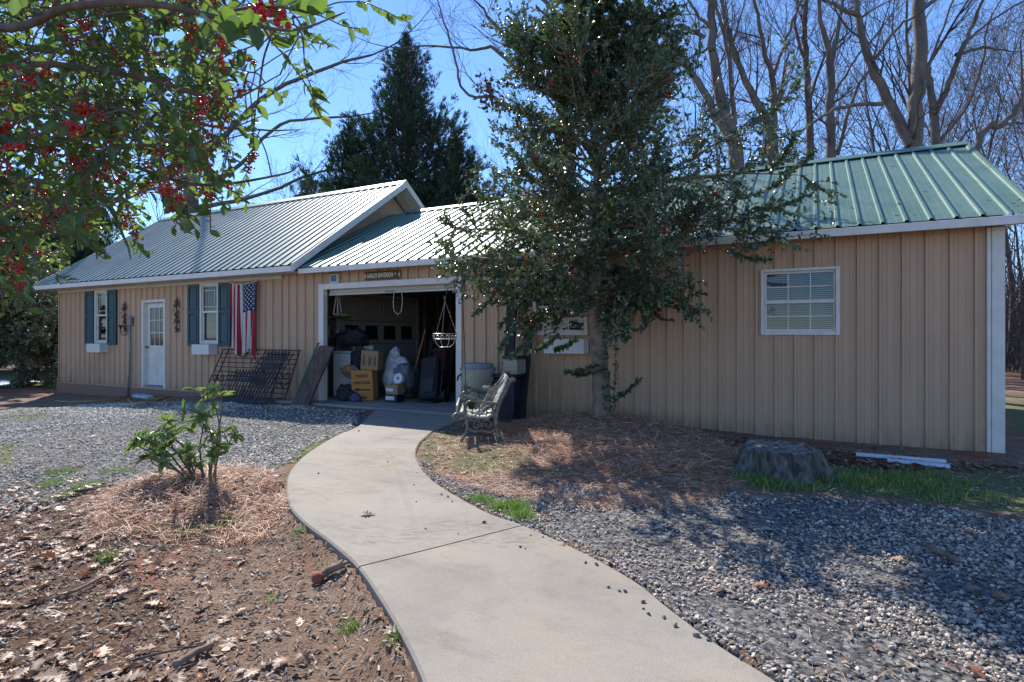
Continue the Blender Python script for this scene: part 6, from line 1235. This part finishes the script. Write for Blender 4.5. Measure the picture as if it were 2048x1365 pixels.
# grass: turf areas and single tufts
BL = (np.array([(0, -.05, 0), (0, .05, 0), (.55, .035, .05), (.55, -.035, .05), (1, 0, .22)], float), np.array([(0, 3, 2), (0, 2, 1), (3, 4, 2)]))
def blades(name, x, y, r, h, mt='blade', spread=.45):
    n = len(x); V, F = inst(BL[0], BL[1], np.stack([x, y, gh(x, y)-.005], 1), r.normal(0, spread, (n, 3))+np.array([0, 0, 1.]), r.normal(0, 1, (n, 3)), np.stack([h, h*r.uniform(.6, 1.2, n), h], 1)); return stuff(mesh_np(name, V, [F], M[mt]))
x, y, r = cand(300000, -19, 4.2, -6, .3, 9); d_, s_ = pside(x, y); gd = region('grass', x, y) & visible(x, y) & (d_ > .0) & (r.random(len(x)) < .85*sstep((fbm(x, y, 2.2, 95)-.38)/.15))
right = x > -2.2; k = gd & right; blades('grass', x[k], y[k], r, r.uniform(.035, .10, k.sum()))
k = gd & ~right & (r.random(len(x)) < .55); blades('low_weeds', x[k], y[k], r, r.uniform(.018, .045, k.sum()), 'weed', .9)
x, y, r = cand(90000, -19, -3, -6.5, -1, 14); d_, s_ = pside(x, y); k = visible(x, y) & (s_ == LSIGN) & (d_ > .02) & region('gravel', x, y) & (r.random(len(x)) < .9*sstep((fbm(x, y, .7, 97)-.55)/.12)); blades('sparse_weeds', x[k], y[k], r, r.uniform(.012, .035, k.sum()), 'weed', .9)
xs, ys, hs_ = [], [], []; r = np.random.default_rng(10)
for (px, py, rad, n, h) in ((1030,1020,.10,500,.09),(1045,1035,.09,400,.08),(965,1003,.09,400,.07),(995,1018,.07,250,.07),(120,945,.14,300,.06),(103,968,.12,260,.06),(170,974,.14,300,.06),(133,992,.10,260,.06),(235,943,.14,200,.05),(378,1070,.07,300,.07),(313,1056,.06,220,.05),(437,1058,.13,350,.07),(465,1046,.08,260,.07),(214,1120,.06,200,.06),(700,1262,.05,170,.05),(545,1200,.04,90,.04),(1520,968,.14,500,.10),(1580,972,.20,800,.10),(1480,955,.10,300,.06),(1640,955,.22,900,.10),(1720,965,.22,800,.09),(1820,965,.20,700,.09),(1240,935,.12,200,.05),(1155,1000,.06,80,.04),(1095,945,.10,160,.05),(790,1275,.05,90,.05),(600,1062,.06,120,.05),(612,1045,.05,90,.05),(1400,960,.10,160,.05)):
    cx, cy, _ = G(px, py); xs.append(cx+r.normal(0, rad*.55, n)); ys.append(cy+r.normal(0, rad*.55, n)); hs_.append(r.uniform(.5, 1.15, n)*h)
xs, ys, hs_ = map(np.concatenate, (xs, ys, hs_)); d_, s_ = pside(xs, ys); k = d_ > .0; blades('grass_tufts', xs[k], ys[k], r, hs_[k])
# leaves and twigs blown onto the roofs
r = np.random.default_rng(91); n = 150; xr = r.uniform(-9, 2, n); yr = r.uniform(-.2, 2.9, n); zr = RA[1]+(RA[3]-RA[1])*(yr-RA[0])/(RA[2]-RA[0])+.014; V, F = inst(OAKS[2][0], OAKS[2][1], np.stack([xr, yr, zr], 1), np.stack([r.normal(0, 1, n), r.normal(0, .8, n), r.normal(0, .2, n)+.3], 1), np.tile([0, -.45, .9], (n, 1))+r.normal(0, .15, (n, 3)), r.uniform(.03, .075, n)); stuff(mesh_np('roof_litter', V, [F], M['dead']))
# things on the walk
V, F = OAKS[1]; ox, oy, _ = GP(728, 1033); ol = mesh_np('oak_leaf', V*np.array([.13, .14, .09])@np.array([[math.cos(.5), math.sin(.5), 0], [-math.sin(.5), math.cos(.5), 0], [0, 0, 1]]), [F], M['dead']); ol.location = (ox-.05, oy, float(pathz(ox, oy))+.012); tag(ol, 'single pale lobed oak leaf lying on the concrete walk', 'leaf')
pb0 = None; r = random.Random(12)
for (px, py) in ((635,948),(773,925),(830,970),(833,1004),(833,946),(907,1003),(899,994),(884,990),(968,1046),(853,1058),(915,1068),(1041,1093),(1053,1098),(1087,1075),(1060,1071),(1112,1080),(1125,1094),(1235,1185),(1251,1183),(1215,1174),(1289,1205),(1284,1217),(1294,1232),(1323,1238),(1352,1250),(1390,1273),(1417,1286),(1448,1288),(1481,1316),(1190,1133),(1172,1128),(719,863)):
    px_, py_, pz_ = GP(px, py)
    if pb0 is None:
        base = ICO[0]*(1+.75*(np.random.default_rng(3).random((len(ICO[0]), 1))-.5)); o = mesh_np('pebble', base*np.array([.015, .011, .008]), [ICO[1]], mat('dark_pebble', (.11, .11, .115), (.16, .155, .15), 60, .85)); pb0 = o
        tag(o, 'small dark gravel pebble lying loose on the concrete walk', 'pebble', 'loose pebbles on the walk')
    else: o = link(pb0.copy())
    s = r.uniform(.55, 1.3); o.location = (px_+r.uniform(-.01, .01), py_+r.uniform(-.02, .02), pz_+.006*s); o.rotation_euler = (r.uniform(-.5, .5), r.uniform(-.5, .5), r.uniform(0, 6)); o.scale = (s,)*3
